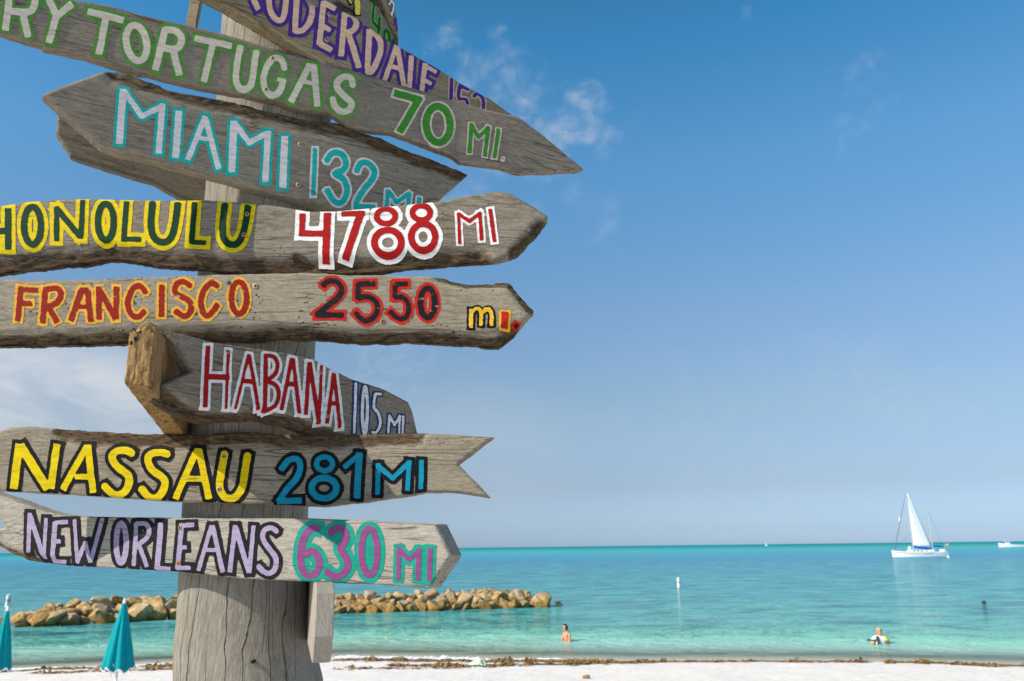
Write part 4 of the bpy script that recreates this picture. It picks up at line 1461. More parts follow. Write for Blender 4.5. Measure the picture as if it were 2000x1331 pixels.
    tag(o, 'small brown lump of stone alone on the white sand near the bottom edge', 'stone')


shore_details()


# ------------------------------------------------------------------ breakwater boulders
def build_rocks():
    rng = random.Random(21)
    m, t, bs, out = material('limestone_boulder')
    oc = t.new('ShaderNodeTexCoord').outputs['Object']
    rnd = t.new('ShaderNodeObjectInfo').outputs['Random']
    wp = t.new('ShaderNodeNewGeometry').outputs['Position']
    off = t.new('ShaderNodeCombineXYZ')
    t.l.new(t.math('MULTIPLY', rnd, 31.0), off.inputs[0])
    p = t.vmath('ADD', oc, off.outputs[0])
    n = t.noise(p, 2.2, 6, 0.68)
    n2 = t.noise(p, 9.0, 5, 0.7)
    base = t.ramp(n, [(0.30, lin(92, 66, 34)), (0.47, lin(176, 140, 84)), (0.66, lin(226, 202, 156))])
    base = t.mix(t.math('MULTIPLY', t.maprange(rnd, 0.35, 1.0, 0, 1), 0.55), base, lin(206, 186, 158))
    base = t.mix(t.maprange(n2, 0.56, 0.72, 0, 0.6), base, lin(96, 76, 46))
    sep = t.new('ShaderNodeSeparateXYZ')
    t.l.new(wp, sep.inputs[0])
    alg = t.maprange(t.math('ADD', sep.outputs[2], t.math('MULTIPLY', n, 0.5)), 0.35, 0.85, 0.72, 0)
    base = t.mix(alg, base, lin(140, 104, 34))      # tidal algae stain
    t.l.new(base, bs.inputs['Base Color'])
    bs.inputs['Roughness'].default_value = 0.9
    bs.inputs['Specular IOR Level'].default_value = 0.2
    t.l.new(t.bump(t.math('ADD', n, t.math('MULTIPLY', n2, 0.4)), 0.9, 0.12), bs.inputs['Normal'])
    protos = []
    for k in range(14):
        bm = bmesh.new()
        bmesh.ops.create_icosphere(bm, subdivisions=4, radius=1)
        planes = []
        for _ in range(16):
            d = Vector((rng.gauss(0, 1), rng.gauss(0, 1), rng.gauss(0, 1))).normalized()
            planes.append((d, rng.uniform(0.46, 0.82)))
        for v in bm.verts:
            c = v.co.copy()
            for d, q in planes:
                e = c.dot(d)
                if e > q:
                    c -= d * (e - q) * 0.98
            c *= 1 + 0.10 * mnoise.noise(v.co * 1.6 + Vector((k * 9, 0, 0))) + 0.06 * mnoise.noise(v.co * 4 + Vector((k * 9, 3, 0))) + 0.025 * mnoise.noise(v.co * 10)
            v.co = c
        me = bpy.data.meshes.new('boulder')
        bm.to_mesh(me)
        bm.free()
        me.shade_smooth()
        me.materials.append(m)
        protos.append(me)

    def boulder(px, py, wpx, hpx, back, z, label, group):
        """px,py: where the foot of this stretch meets the water; back: metres behind that line"""
        p = on_plane(px, py, 0)
        mpp = p.y / F_PX / math.cos(PITCH)
        w_, h_ = wpx * mpp * 0.5, hpx * mpp * 0.5
        o = bpy.data.objects.new('boulder', rng.choice(protos))
        C.objects.link(o)
        o.location = (p.x * (1 + back / p.y), p.y + back, z)
        o.scale = (w_ * 1.3, (w_ + h_) * 0.72, h_ * 1.34)
        o.rotation_euler = (rng.uniform(-0.6, 0.6), rng.uniform(-0.6, 0.6), rng.uniform(0, 6.28))
        tag(o, label, 'boulder', group)
        return o

    def base_y(px):
        return float(np.interp(px, [20, 170, 345, 655, 800, 950, 1083], [1226, 1220, 1210, 1199, 1195, 1190, 1185]))

    def row(x0, x1, wmin, wmax, back, z, hr, label, group, skip=(395, 600)):
        x = x0
        while x < x1:
            w_ = rng.uniform(wmin, wmax)
            cx = x + w_ / 2
            if not (skip[0] < cx < skip[1]):
                h_ = w_ * rng.uniform(*hr)
                top = float(np.interp(cx, [20, 60, 200, 700, 1030, 1085], [0.55, 0.95, 1.15, 1.0, 1.1, 0.5]))
                boulder(cx, base_y(cx), w_, h_, back + rng.uniform(-0.15, 0.15), z * top + rng.uniform(-0.06, 0.06), label, group)
            x += w_ * 0.72
    left = 'left of the post'
    row(20, 372, 20, 48, 0.25, 0.16, (0.45, 0.75), 'tan boulder in the waterline row of the breakwater ' + left, 'waterline boulders left of the post')
    row(40, 375, 20, 48, 0.85, 0.44, (0.4, 0.7), 'tan boulder in the middle row of the breakwater ' + left, 'middle row boulders left of the post')
    row(80, 378, 18, 42, 1.4, 0.70, (0.4, 0.65), 'tan boulder on the crest of the breakwater ' + left, 'crest boulders left of the post')
    right = 'right of the post'
    row(625, 1060, 14, 34, 0.2, 0.12, (0.5, 0.8), 'tan boulder in the waterline row of the breakwater ' + right, 'waterline boulders right of the post')
    row(632, 1030, 14, 34, 0.8, 0.36, (0.5, 0.8), 'tan boulder in the middle row of the breakwater ' + right, 'middle row boulders right of the post')
    row(640, 1030, 13, 30, 1.35, 0.62, (0.5, 0.8), 'tan boulder on the crest of the breakwater ' + right, 'crest boulders right of the post')
    for x0, wd, bk, z in ((385, 52, 0.25, 0.16), (430, 50, 0.25, 0.16), (474, 54, 0.25, 0.16), (520, 48, 0.25, 0.15), (562, 46, 0.25, 0.15), (604, 40, 0.25, 0.14),
                          (400, 54, 0.85, 0.44), (446, 50, 0.85, 0.44), (492, 52, 0.85, 0.42), (538, 46, 0.85, 0.42), (580, 42, 0.85, 0.40), (420, 46, 1.4, 0.68), (466, 44, 1.4, 0.68), (512, 46, 1.4, 0.66), (556, 42, 1.4, 0.64), (598, 38, 1.4, 0.62)):
        boulder(x0, base_y(x0), wd, wd * 0.6, bk, z, 'tan boulder in the breakwater stretch hidden behind the post', 'boulders behind the post')
    boulder(1058, 1186, 46, 26, 0.3, 0.16, 'broad yellow-brown boulder at the right tip of the breakwater', 'boulders of the breakwater')
    boulder(1092, 1182, 16, 7, 0.6, 0.02, 'small dark boulder barely above the water beyond the breakwater tip', 'boulders of the breakwater')
    boulder(1007, 1187, 38, 30, 0.7, 0.42, 'big square-cut tan boulder near the breakwater tip', 'boulders of the breakwater')
    boulder(2, 1222, 22, 12, 0.5, 0.05, 'low dark boulder at the left tip of the breakwater behind the cut-off umbrella', 'boulders of the breakwater')


build_rocks()


# ------------------------------------------------------------------ beach umbrellas
def umbrella(px_top, py_top, py_bot, halfw, Yd, label, seed):
    d = ray(px_top, py_top)
    top = CAM + d * (Yd / d.y)
    d = ray(px_top, py_bot)
    bot = CAM + d * (Yd / d.y)
    zg = ground(top.x, Yd)
    H = top.z - bot.z
    rb = halfw * Yd / F_PX
    root = empty('beach_umbrella', (top.x, Yd, zg), seed)
    M_T = bpy.data.materials.get('teal_canvas')
    if not M_T:
        M_T = plain('teal_canvas', (0, 146, 154), 0.8, 0.10, 8, 0.1, 0.15)
        plain('white_trim', (236, 236, 232), 0.7)
        plain('white_pole', (226, 224, 216), 0.45, 0.06)
    z1 = top.z - zg
    z0 = bot.z - zg
    bm = bmesh.new()
    rows, seg = 30, 96

    def rad(f, th):
        folds = 8
        ph = th * folds + 0.9 * math.sin(f * 2 + seed)
        r = rb * (0.10 + 0.90 * f ** 0.85) if f > 0.02 else rb * 0.09
        r *= 0.95 + 0.05 * math.sin(3 * f)
        cr = 0.22 * min(1, f * 2.5) * (abs(math.sin(ph / 2 + seed)) - 0.6)
        return r * (1 + cr + 0.05 * mnoise.noise((math.cos(th) * 2, math.sin(th) * 2, f * 2 + seed)))

    def zz(f, th):
        z = z1 + (z0 - z1) * f
        if f > 0.9:
            z += (f - 0.9) * 10 * 0.028 * math.sin(th * 8 + seed) + 0.02 * math.sin(th * 2 + seed)
        return z
    rings = []
    for i in range(rows + 1):
        f = i / rows
        rings.append([bm.verts.new((rad(f, 2 * math.pi * k / seg) * math.cos(2 * math.pi * k / seg), rad(f, 2 * math.pi * k / seg) * math.sin(2 * math.pi * k / seg), zz(f, 2 * math.pi * k / seg))) for k in range(seg)])
    for r0, r1 in zip(rings, rings[1:]):
        for k in range(seg):
            bm.faces.new((r0[k], r1[k], r1[(k + 1) % seg], r0[(k + 1) % seg]))
    bm.faces.new(rings[0])
    # the underside folds inwards to the pole
    inner = [bm.verts.new((v.co.x * 0.2, v.co.y * 0.2, v.co.z + 0.10)) for v in rings[-1]]
    for k in range(seg):
        bm.faces.new((rings[-1][k], inner[k], inner[(k + 1) % seg], rings[-1][(k + 1) % seg]))
    bm_obj('canopy', bm, M_T, root, sharp=180)
    bm = bmesh.new()
    r0 = [bm.verts.new((rad(1, 2 * math.pi * k / seg) * 1.03 * math.cos(2 * math.pi * k / seg), rad(1, 2 * math.pi * k / seg) * 1.03 * math.sin(2 * math.pi * k / seg), zz(1, 2 * math.pi * k / seg) + 0.012)) for k in range(seg)]
    r1 = [bm.verts.new((v.co.x * 0.99, v.co.y * 0.99, v.co.z - 0.022 - 0.008 * math.sin(k * 1.9))) for k, v in enumerate(r0)]
    r2 = [bm.verts.new((v.co.x * 0.95, v.co.y * 0.95, v.co.z)) for v in r1]
    for a, b in ((r0, r1), (r1, r2)):
        for k in range(seg):
            bm.faces.new((a[k], b[k], b[(k + 1) % seg], a[(k + 1) % seg]))
    bm_obj('trim', bm, bpy.data.materials['white_trim'], root, sharp=180)
    bm = bmesh.new()
    tube(bm, [(0, 0, -0.3), (0, 0, z1 - 0.02)], 0.017, 14)
    bm_obj('pole', bm, bpy.data.materials['white_pole'], root)
    bm = bmesh.new()
    tube(bm, [(0, 0, z1 - 0.02), (0, 0, z1 + 0.02), (0, 0, z1 + 0.05), (0, 0, z1 + 0.062)], [0.024, 0.022, 0.014, 0.006], 14)
    bm_obj('finial', bm, bpy.data.materials['white_trim'], root)
    bm = bmesh.new()
    cy = -rb * 0.75
    tube(bm, [(0.035, cy + 0.06, z0 - 0.10), (0.032, cy, z0 + 0.03), (0.02, cy - 0.02, z0 + 0.085), (0, cy - 0.02, z0 + 0.10), (-0.02, cy - 0.02, z0 + 0.085), (-0.032, cy, z0 + 0.03), (-0.035, cy + 0.06, z0 - 0.10)], 0.007, 8)
    rb_ = bm_obj('hook', bm, bpy.data.materials['white_trim'], root)
    rb_.rotation_euler = (0, 0, -seed)
    tag(root, label, 'beach umbrella', 'closed beach umbrellas')


umbrella(243, 1177, 1307, 27, 12.5, 'closed teal beach umbrella with white trim just left of the post', 0.4)
umbrella(15, 1191, 1307, 19.5, 14.2, 'closed teal beach umbrella cut off by the left edge of the photo', 1.9)


# ------------------------------------------------------------------ things on the water
def buoy(px, py, hpx, label):
    p = on_plane(px, py)
    k = p.y / F_PX / math.cos(PITCH)
    root = empty('swim_buoy', (p.x, p.y, 0))
    h, r = hpx * k, 0.13
    bm = bmesh.new()
    tube(bm, [(0, 0, -0.4), (0, 0, 0.0), (0.01, 0, h * 0.9), (0.01, 0, h * 0.97), (0.01, 0, h)], [r * 0.9, r, r, r * 0.85, r * 0.4], 20)
    bm_obj('float', bm, plain('white_plastic', (240, 238, 234), 0.4, 0.05), root)
    bm = bmesh.new()
    tube(bm, [(0.005, 0, h * 0.42), (0.006, 0, h * 0.62)], r * 1.03, 20)
    bm_obj('band', bm, plain('faded_orange_band', (232, 170, 140), 0.5), root)
    tag(root, label, 'buoy', 'white swim buoys')


buoy(1326, 1148, 18, 'upright white swim buoy floating alone in open water right of the breakwater')
buoy(14, 1186, 22, 'upright white swim buoy beyond the breakwater, above the cut-off umbrella')

M_GEL = plain('white_gelcoat', (240, 240, 238), 0.3, 0.03, 2)
M_SAIL = plain('white_sailcloth', (244, 243, 240), 0.7, 0.03, 0.6)
M_BLUEC = plain('royal_blue_canvas', (10, 84, 190), 0.8, 0.15, 3)
M_ALU = plain('mast_alloy', (205, 205, 200), 0.4, 0.05, 3, 0, 0.5, 0.3)
M_DARK = plain('dark_window', (50, 62, 76), 0.2)
M_WIRE = plain('rigging_wire', (96, 112, 126), 0.5)


def hull(bm, L, B, stations, zk=-0.5):
    """stations: (fraction from bow, half beam factor, deck height, keel depth)"""
    rings = []
    for f, bfac, dk, kd in stations:
        x = f * L
        hb = B * bfac
        prof = [(0, kd), (hb * 0.55, kd * 0.55), (hb * 0.9, 0.02), (hb, dk * 0.55), (hb * 1.02, dk), (hb * 0.9, dk + 0.03), (0, dk + 0.06)]
        rings.append([bm.verts.new((x, y, z)) for y, z in prof] + [bm.verts.new((x, -y, z)) for y, z in prof[-2:0:-1]])
    n = len(rings[0])
    for r0, r1 in zip(rings, rings[1:]):
        for k in range(n):
            bm.faces.new((r0[k], r0[(k + 1) % n], r1[(k + 1) % n], r1[k]))
    bm.faces.new(rings[0][::-1])
    bm.faces.new(rings[-1])
    bmesh.ops.recalc_face_normals(bm, faces=bm.faces)


def sailboat():
    p0, p1 = on_plane(1748, 1088.5), on_plane(1842, 1087.5)
    Yd = 0.5 * (p0.y + p1.y)
    k = Yd / F_PX / math.cos(PITCH)
    x0 = on_plane(1743, 1088).x * Yd / on_plane(1743, 1088).y
    L = 99 * k
    root = empty('sailboat', (x0, Yd, 0))
    bm = bmesh.new()
    hull(bm, L, 1.75, [(0.0, 0.03, 1.42, 1.15), (0.03, 0.16, 1.38, 0.5), (0.12, 0.5, 1.28, -0.3), (0.3, 0.88, 1.14, -0.55), (0.5, 1.0, 1.06, -0.6), (0.75, 0.95, 1.04, -0.5), (0.95, 0.75, 1.06, -0.1), (0.99, 0.68, 1.07, 0.05)])
    h = bm_obj('hull', bm, M_GEL, root)
    bm = bmesh.new()
    tube(bm, [(0.05 * L, -0.62, 1.02), (0.3 * L, -1.58, 0.82), (0.6 * L, -1.80, 0.76), (0.97 * L, -1.28, 0.80)], 0.05, 6)
    bm_obj('sheer_stripe', bm, plain('grey_stripe', (120, 132, 150), 0.5), h)
    for nm, cc, dd in (('cabin', (0.46 * L, 0, 1.30), (0.30 * L, 1.9, 0.55)), ('cockpit_coaming', (0.70 * L, 0, 1.32), (0.12 * L, 2.1, 0.42)), ('stern_locker', (0.93 * L, 0, 1.35), (0.06 * L, 1.8, 0.5))):
        bm = bmesh.new()
        box(bm, cc, dd)
        bmesh.ops.bevel(bm, geom=list(bm.edges), offset=0.12, segments=2, affect='EDGES')
        q = bm_obj(nm, bm, M_GEL, root)
        if nm == 'cabin':
            cb = q
    for f in (0.38, 0.45, 0.52):
        bm = bmesh.new()
        box(bm, (f * L, -0.96, 1.36), (0.55, 0.04, 0.18))
        bm_obj('window', bm, M_DARK, cb)
    mx, mh = 0.405 * L, 14.4
    bm = bmesh.new()
    tube(bm, [(mx, 0, 0.9), (mx, 0, mh)], [0.11, 0.08], 10)
    bm_obj('mast', bm, M_ALU, root)
    zx, zh = 0.765 * L, 10.6
    bm = bmesh.new()
    tube(bm, [(zx, 0, 0.9), (zx, 0, zh)], [0.10, 0.08], 10)
    bm_obj('mizzen_mast', bm, M_ALU, root)
    # main sail with camber
    bm = bmesh.new()
    n, mrows = 10, 24
    grid = []
    for i in range(mrows + 1):
        f = i / mrows
        z = 2.35 + (mh - 0.25 - 2.35) * f
        chord = (0.32 * L) * (1 - f) + 0.42 * f
        row = []
        for j in range(n + 1):
            g = j / n
            row.append(bm.verts.new((mx + 0.10 + chord * g, -0.35 * math.sin(math.pi * g) * chord * 0.18 - 0.25 * g * (1 - f), z - 0.12 * (1 - f) * g + (-0.35 * g if i == 0 else 0) * 0)))
        grid.append(row)
    for r0, r1 in zip(grid, grid[1:]):
        for j in range(n):
            bm.faces.new((r0[j], r0[j + 1], r1[j + 1], r1[j]))
    s = bm_obj('mainsail', bm, M_SAIL, root, sharp=180)
    sol = s.modifiers.new('thickness', 'SOLIDIFY')
    sol.thickness = 0.03
    bm = bmesh.new()
    tube(bm, [(mx + 0.05, 0, 2.38), (mx + 0.12 * L, -0.08, 2.05), (mx + 0.24 * L, -0.2, 1.80), (mx + 0.325 * L, -0.28, 1.85)], [0.16, 0.30, 0.32, 0.16], 12)
    bm_obj('sail_cover', bm, M_BLUEC, root)
    bm = bmesh.new()
    tube(bm, [(zx + 0.05, 0, 2.35), (zx + 0.1 * L, 0, 2.30), (zx + 0.20 * L, 0, 2.20)], [0.16, 0.20, 0.12], 12)
    bm_obj('mizzen_cover', bm, M_BLUEC, root)
    bm = bmesh.new()
    tube(bm, [(0.06 * L, 0, 1.6), (0.5 * (0.06 * L + mx), 0, 0.5 * (1.6 + mh) + 0.2), (mx - 0.05, 0, mh - 0.1)], [0.09, 0.08, 0.04], 8)
    bm_obj('furled_jib', bm, M_WIRE, root)
    bm = bmesh.new()
    tube(bm, [(0.215 * L, 0, 8.0), (0.235 * L, 0, 8.9)], 0.13, 8)
    bm_obj('jib_cuff', bm, M_SAIL, root)
    for a, b in (((mx, 0, mh - 0.1), (0.5 * L, -1.7, 1.1)), ((mx, 0, mh - 0.1), (0.5 * L, 1.7, 1.1)), ((zx, 0, zh - 0.1), (0.985 * L, 0, 1.1)), ((0.005 * L, 0, 1.45), (mx, 0, 5.2))):
        bm = bmesh.new()
        tube(bm, [a, b], 0.022, 6)
        bm_obj('stay', bm, M_WIRE, root)
    bm = bmesh.new()
    box(bm, (0.335 * L, -0.1, 2.0), (0.75, 0.6, 0.85))
    bmesh.ops.bevel(bm, geom=list(bm.edges), offset=0.25, segments=3, affect='EDGES')
    bm_obj('sail_bag', bm, M_SAIL, root)
    bm = bmesh.new()
    tube(bm, [(0.985 * L, 0, 1.0), (1.0 * L, 0, 3.1)], 0.025, 6)
    fp = bm_obj('flagpole', bm, M_ALU, root)
    bm = bmesh.new()
    g = []
    for i in range(9):
        g.append([bm.verts.new((1.0 * L + 0.13 * i, 0.05 * math.sin(i), 3.1 - 0.03 * i - 0.085 * j)) for j in range(8)])
    for r0, r1 in zip(g, g[1:]):
        for j in range(7):
            f = bm.faces.new((r0[j], r1[j], r1[j + 1], r0[j + 1]))
            f.material_index = 1 if (j < 4 and g.index(r0) < 3) else (0 if j % 2 == 0 else 2)
    fl = bm_obj('flag', bm, [plain('flag_red', (190, 60, 66), 0.7), plain('flag_blue', (60, 66, 120), 0.7), M_SAIL], fp)
    sol = fl.modifiers.new('thickness', 'SOLIDIFY')
    sol.thickness = 0.01
    for f, yy in ((0.03, 0), (0.10, -0.75), (0.2, -1.2), (0.3, -1.5), (0.6, -1.7), (0.75, -1.6), (0.9, -1.3)):
        bm = bmesh.new()
        tube(bm, [(f * L, yy, 1.0), (f * L, yy, 1.85)], 0.025, 6)
        bm_obj('stanchion', bm, M_ALU, root)
    tag(root, 'white two-masted sailboat with hoisted mainsail and blue sail covers', 'sailboat')
    # mooring ball behind the stern
    p = on_plane(1852.5, 1089.5)
    bm = bmesh.new()
    bmesh.ops.create_uvsphere(bm, u_segments=18, v_segments=12, radius=0.28)
    for v in bm.verts:
        v.co.z *= 0.85
    o = bm_obj('mooring_float', bm, M_GEL)
    o.location = (p.x, p.y, 0.1)
    tag(o, 'tiny white mooring float just behind the sailboat stern', 'mooring float')


sailboat()


def motorboat():
    p = on_plane(1951, 1069.2)
    Yd = p.y
    k = Yd / F_PX / math.cos(PITCH)
    L = 42 * k
    root = empty('motorboat', (p.x, Yd, 0))
    bm = bmesh.new()
    hull(bm, L, 0.16 * L, [(0.0, 0.03, 2.3, 2.0), (0.05, 0.25, 2.2, 1.0), (0.2, 0.7, 1.9, 0.0), (0.45, 1.0, 1.5, -0.4), (0.75, 1.0, 1.25, -0.4), (1.0, 0.95, 1.15, -0.3)])
    bm_obj('hull', bm, M_GEL, root)
    bm = bmesh.new()
    box(bm, (0.40 * L, 0, 1.9), (0.16 * L, 1.6, 1.2))
    bmesh.ops.bevel(bm, geom=list(bm.edges), offset=0.2, segments=2, affect='EDGES')
    bm_obj('console', bm, M_GEL, root)
    for xx, yy in ((0.34, -0.9), (0.34, 0.9), (0.47, -0.9), (0.47, 0.9)):
        bm = bmesh.new()
        tube(bm, [(xx * L, yy, 1.2), (xx * L, yy * 0.85, 3.1)], 0.05, 6)
        bm_obj('top_support', bm, M_ALU, root)
    bm = bmesh.new()
    box(bm, (0.41 * L, 0, 3.2), (0.24 * L, 2.4, 0.22))
    bmesh.ops.bevel(bm, geom=list(bm.edges), offset=0.08, segments=2, affect='EDGES')
    bm_obj('hard_top', bm, M_GEL, root)
    tag(root, 'white motorboat with a hard top speeding left at the right edge', 'motorboat')
    bm = bmesh.new()
    prev = None
    for i in range(40):
        f = i / 39
        x = p.x + L * 0.7 + f * 60
        w_ = 1.2 + 2.6 * f
        row = [bm.verts.new((x, Yd + w_ * (j / 5 - 0.5) * 2, 0.02 + (1.3 - 1.0 * f) * math.sin(math.pi * j / 5) * (0.7 + 0.5 * mnoise.noise((i * 0.7, j, 1))))) for j in range(6)]
        if prev:
            for j in range(5):
                bm.faces.new((prev[j], row[j], row[j + 1], prev[j + 1]))
        prev = row
    o = bm_obj('boat_wake', bm, bpy.data.materials['sea_foam'], sharp=180)
    tag(o, 'white foaming wake behind the motorboat', 'wake', kind='stuff')


motorboat()


def far_marks():
    p = on_plane(1493, 1063.2)
    s = 1500 / p.y
    q = CAM + (p - CAM) * s
    root = empty('distant_boat', (q.x, 1500, 0))
    bm = bmesh.new()
    hull(bm, 6, 1.0, [(0.0, 0.03, 0.9, 0.6), (0.2, 0.6, 0.8, 0), (0.6, 1.0, 0.7, -0.3), (1.0, 0.8, 0.7, 0)])
    bm_obj('hull', bm, M_GEL, root)
    bm = bmesh.new()
    v = [bm.verts.new(c) for c in ((2, 0, 1), (5, 0.1, 1), (2.1, 0, 7), (2, 0.06, 1), (5, 0.16, 1), (2.1, 0.06, 7))]
    bm.faces.new(v[:3])
    bm.faces.new(v[3:][::-1])
    for a, b in ((0, 1), (1, 2), (2, 0)):
        bm.faces.new((v[a], v[a + 3], v[b + 3], v[b]))
    bm_obj('sail', bm, M_SAIL, root)
    tag(root, 'tiny white sailboat far off on the horizon', 'sailboat')
    for px, py, lab in ((1427.5, 1063.5, 'thin grey channel marker on the horizon left of the tiny far sailboat'), (904, 1070, 'thin grey channel marker on the horizon at the tip of the lowest board')):
        d = ray(px, py)
        q = CAM + d * (1300 / d.y)
        root = empty('channel_marker', (q.x, 1300, 0))
        bm = bmesh.new()
        tube(bm, [(0, 0, -2), (0, 0, 6.2)], 0.28, 8)
        bm_obj('pile', bm, plain('grey_pile', (128, 136, 144), 0.8), root)
        bm = bmesh.new()
        box(bm, (0, -0.2, 5.6), (1.3, 0.15, 1.3))
        bm_obj('board', bm, plain('grey_board', (140, 148, 150), 0.7), root)
        tag(root, lab, 'channel marker', 'channel markers on the horizon')


far_marks()


# ------------------------------------------------------------------ people in the water
def skin(name, joints, edges, mat, parent, sub=2):
    """a continuous body grown over a skeleton: joints = {name: ((x,y,z), radius or (rx,ry))}"""
    keys = list(joints)
    me = bpy.data.meshes.new(name)
    me.from_pydata([joints[k][0] for k in keys], [(keys.index(a), keys.index(b)) for a, b in edges], [])
    o = bpy.data.objects.new(name, me)
    C.objects.link(o)
    sk = o.modifiers.new('skin', 'SKIN')
    sk.use_smooth_shade = True
    if not me.skin_vertices:
        me.skin_vertices.new()
    for i, k in enumerate(keys):
        r = joints[k][1]
        me.skin_vertices[0].data[i].radius = r if isinstance(r, tuple) else (r, r)
        me.skin_vertices[0].data[i].use_root = (i == 0)
    sb = o.modifiers.new('smooth', 'SUBSURF')
    sb.levels = sb.render_levels = sub
    dg = bpy.context.evaluated_depsgraph_get()
    dg.update()
    ev = bpy.data.meshes.new_from_object(o.evaluated_get(dg))
    ev.name = name
    o.modifiers.clear()
    o.data = ev
    ev.materials.clear()
    ev.materials.append(mat)
    ev.shade_smooth()
    if parent:
        o.parent = parent
    return o


M_SKIN = plain('peach_skin', (214, 150, 118), 0.55, 0.08, 8)
M_SKIN2 = plain('tanned_skin', (206, 146, 112), 0.55, 0.08, 8)
M_HAIR = plain('dark_brown_hair', (44, 30, 24), 0.5)
M_BLOND = plain('sandy_hair', (206, 170, 120), 0.6)
M_SUIT = plain('coral_swimsuit', (226, 112, 74), 0.7)
M_SHIRT = plain('white_shirt', (232, 230, 236), 0.8)
M_VEST = plain('dark_vest', (36, 44, 42), 0.8)
M_YEL = plain('yellow_strap', (226, 196, 20), 0.7)


def head_parts(root, c, r, face, hair_mat, skin_mat, long_hair):
    """face features sit on the head centre c; face = horizontal unit vector the person looks along"""
    side = Vector((-face.y, face.x, 0))
    for s in (-1, 1):
        bm = bmesh.new()
        e = c + face * r * 0.86 + side * r * 0.36 * s + Vector((0, 0, r * 0.10))
        bmesh.ops.create_uvsphere(bm, u_segments=8, v_segments=6, radius=r * 0.13, matrix=Matrix.Translation(e))
        bm_obj('eye', bm, M_HAIR, root)
    bm = bmesh.new()
    tube(bm, [c + face * r * 0.92 + Vector((0, 0, r * 0.12)), c + face * r * 1.16 + Vector((0, 0, -r * 0.16)), c + face * r * 0.9 + Vector((0, 0, -r * 0.24))], [r * 0.09, r * 0.16, r * 0.08], 8)
    bm_obj('nose', bm, skin_mat, root)
    bm = bmesh.new()
    tube(bm, [c + face * r * 0.84 + side * r * 0.3 + Vector((0, 0, -r * 0.50)), c + face * r * 0.94 + Vector((0, 0, -r * 0.48)), c + face * r * 0.84 - side * r * 0.3 + Vector((0, 0, -r * 0.50))], r * 0.07, 6)
    bm_obj('mouth', bm, plain('lips', (176, 92, 84), 0.5), root)
    # hair cap: a shell over the back and top of the skull
    bm = bmesh.new()
    bmesh.ops.create_uvsphere(bm, u_segments=20, v_segments=14, radius=r * 1.10)
    kill = [v for v in bm.verts if v.co.dot(face) > r * 0.25 and v.co.z < r * 0.62 or v.co.z < -r * (0.75 if long_hair else 0.35)]
    bmesh.ops.delete(bm, geom=kill, context='VERTS')
    for v in bm.verts:
        v.co.z *= 1.15
        v.co = v.co * (1 + 0.04 * mnoise.noise(v.co * 60)) + c - face * r * 0.08
    o = bm_obj('hair', bm, hair_mat, root)
    sol = o.modifiers.new('thickness', 'SOLIDIFY')
    sol.thickness = r * 0.12
    if long_hair:
        bm = bmesh.new()
        tube(bm, [c - face * r * 0.75 + Vector((0, 0, r * 0.5)), c - face * r * 1.02 + Vector((0, 0, -r * 0.6)), c - face * r * 0.85 + Vector((0, 0, -r * 1.9)), c - face * r * 0.8 + Vector((0, 0, -r * 2.5))], [r * 0.5, r * 0.62, r * 0.45, r * 0.12], 12)
        bm_obj('hair', bm, hair_mat, root)


def hand(J, E, pre, wrist, d, spread):
    """five short fingers grown from the wrist joint; d: pointing direction, spread: sideways unit vector"""
    w_ = Vector(J[wrist][0])
    J[pre + 'palm'] = (tuple(w_ + d * 0.05), (0.030, 0.016))
    E.append((wrist, pre + 'palm'))
    for i, (off, ln) in enumerate(((-0.030, 0.065), (-0.010, 0.078), (0.010, 0.074), (0.029, 0.058))):
        a = w_ + d * 0.095 + spread * off
        b = a + d * ln * 0.5 + Vector((0, 0, -0.008))
        c = b + d * ln * 0.45 + Vector((0, 0, -0.018))
        J[f'{pre}f{i}a'], J[f'{pre}f{i}b'], J[f'{pre}f{i}c'] = (tuple(a), 0.010), (tuple(b), 0.009), (tuple(c), 0.007)
        E += [(pre + 'palm', f'{pre}f{i}a'), (f'{pre}f{i}a', f'{pre}f{i}b'), (f'{pre}f{i}b', f'{pre}f{i}c')]
    a = w_ + d * 0.045 - spread * 0.045
    J[pre + 't'], J[pre + 't2'] = (tuple(a), 0.011), (tuple(a + d * 0.04 - spread * 0.012), 0.009)
    E += [(pre + 'palm', pre + 't'), (pre + 't', pre + 't2')]


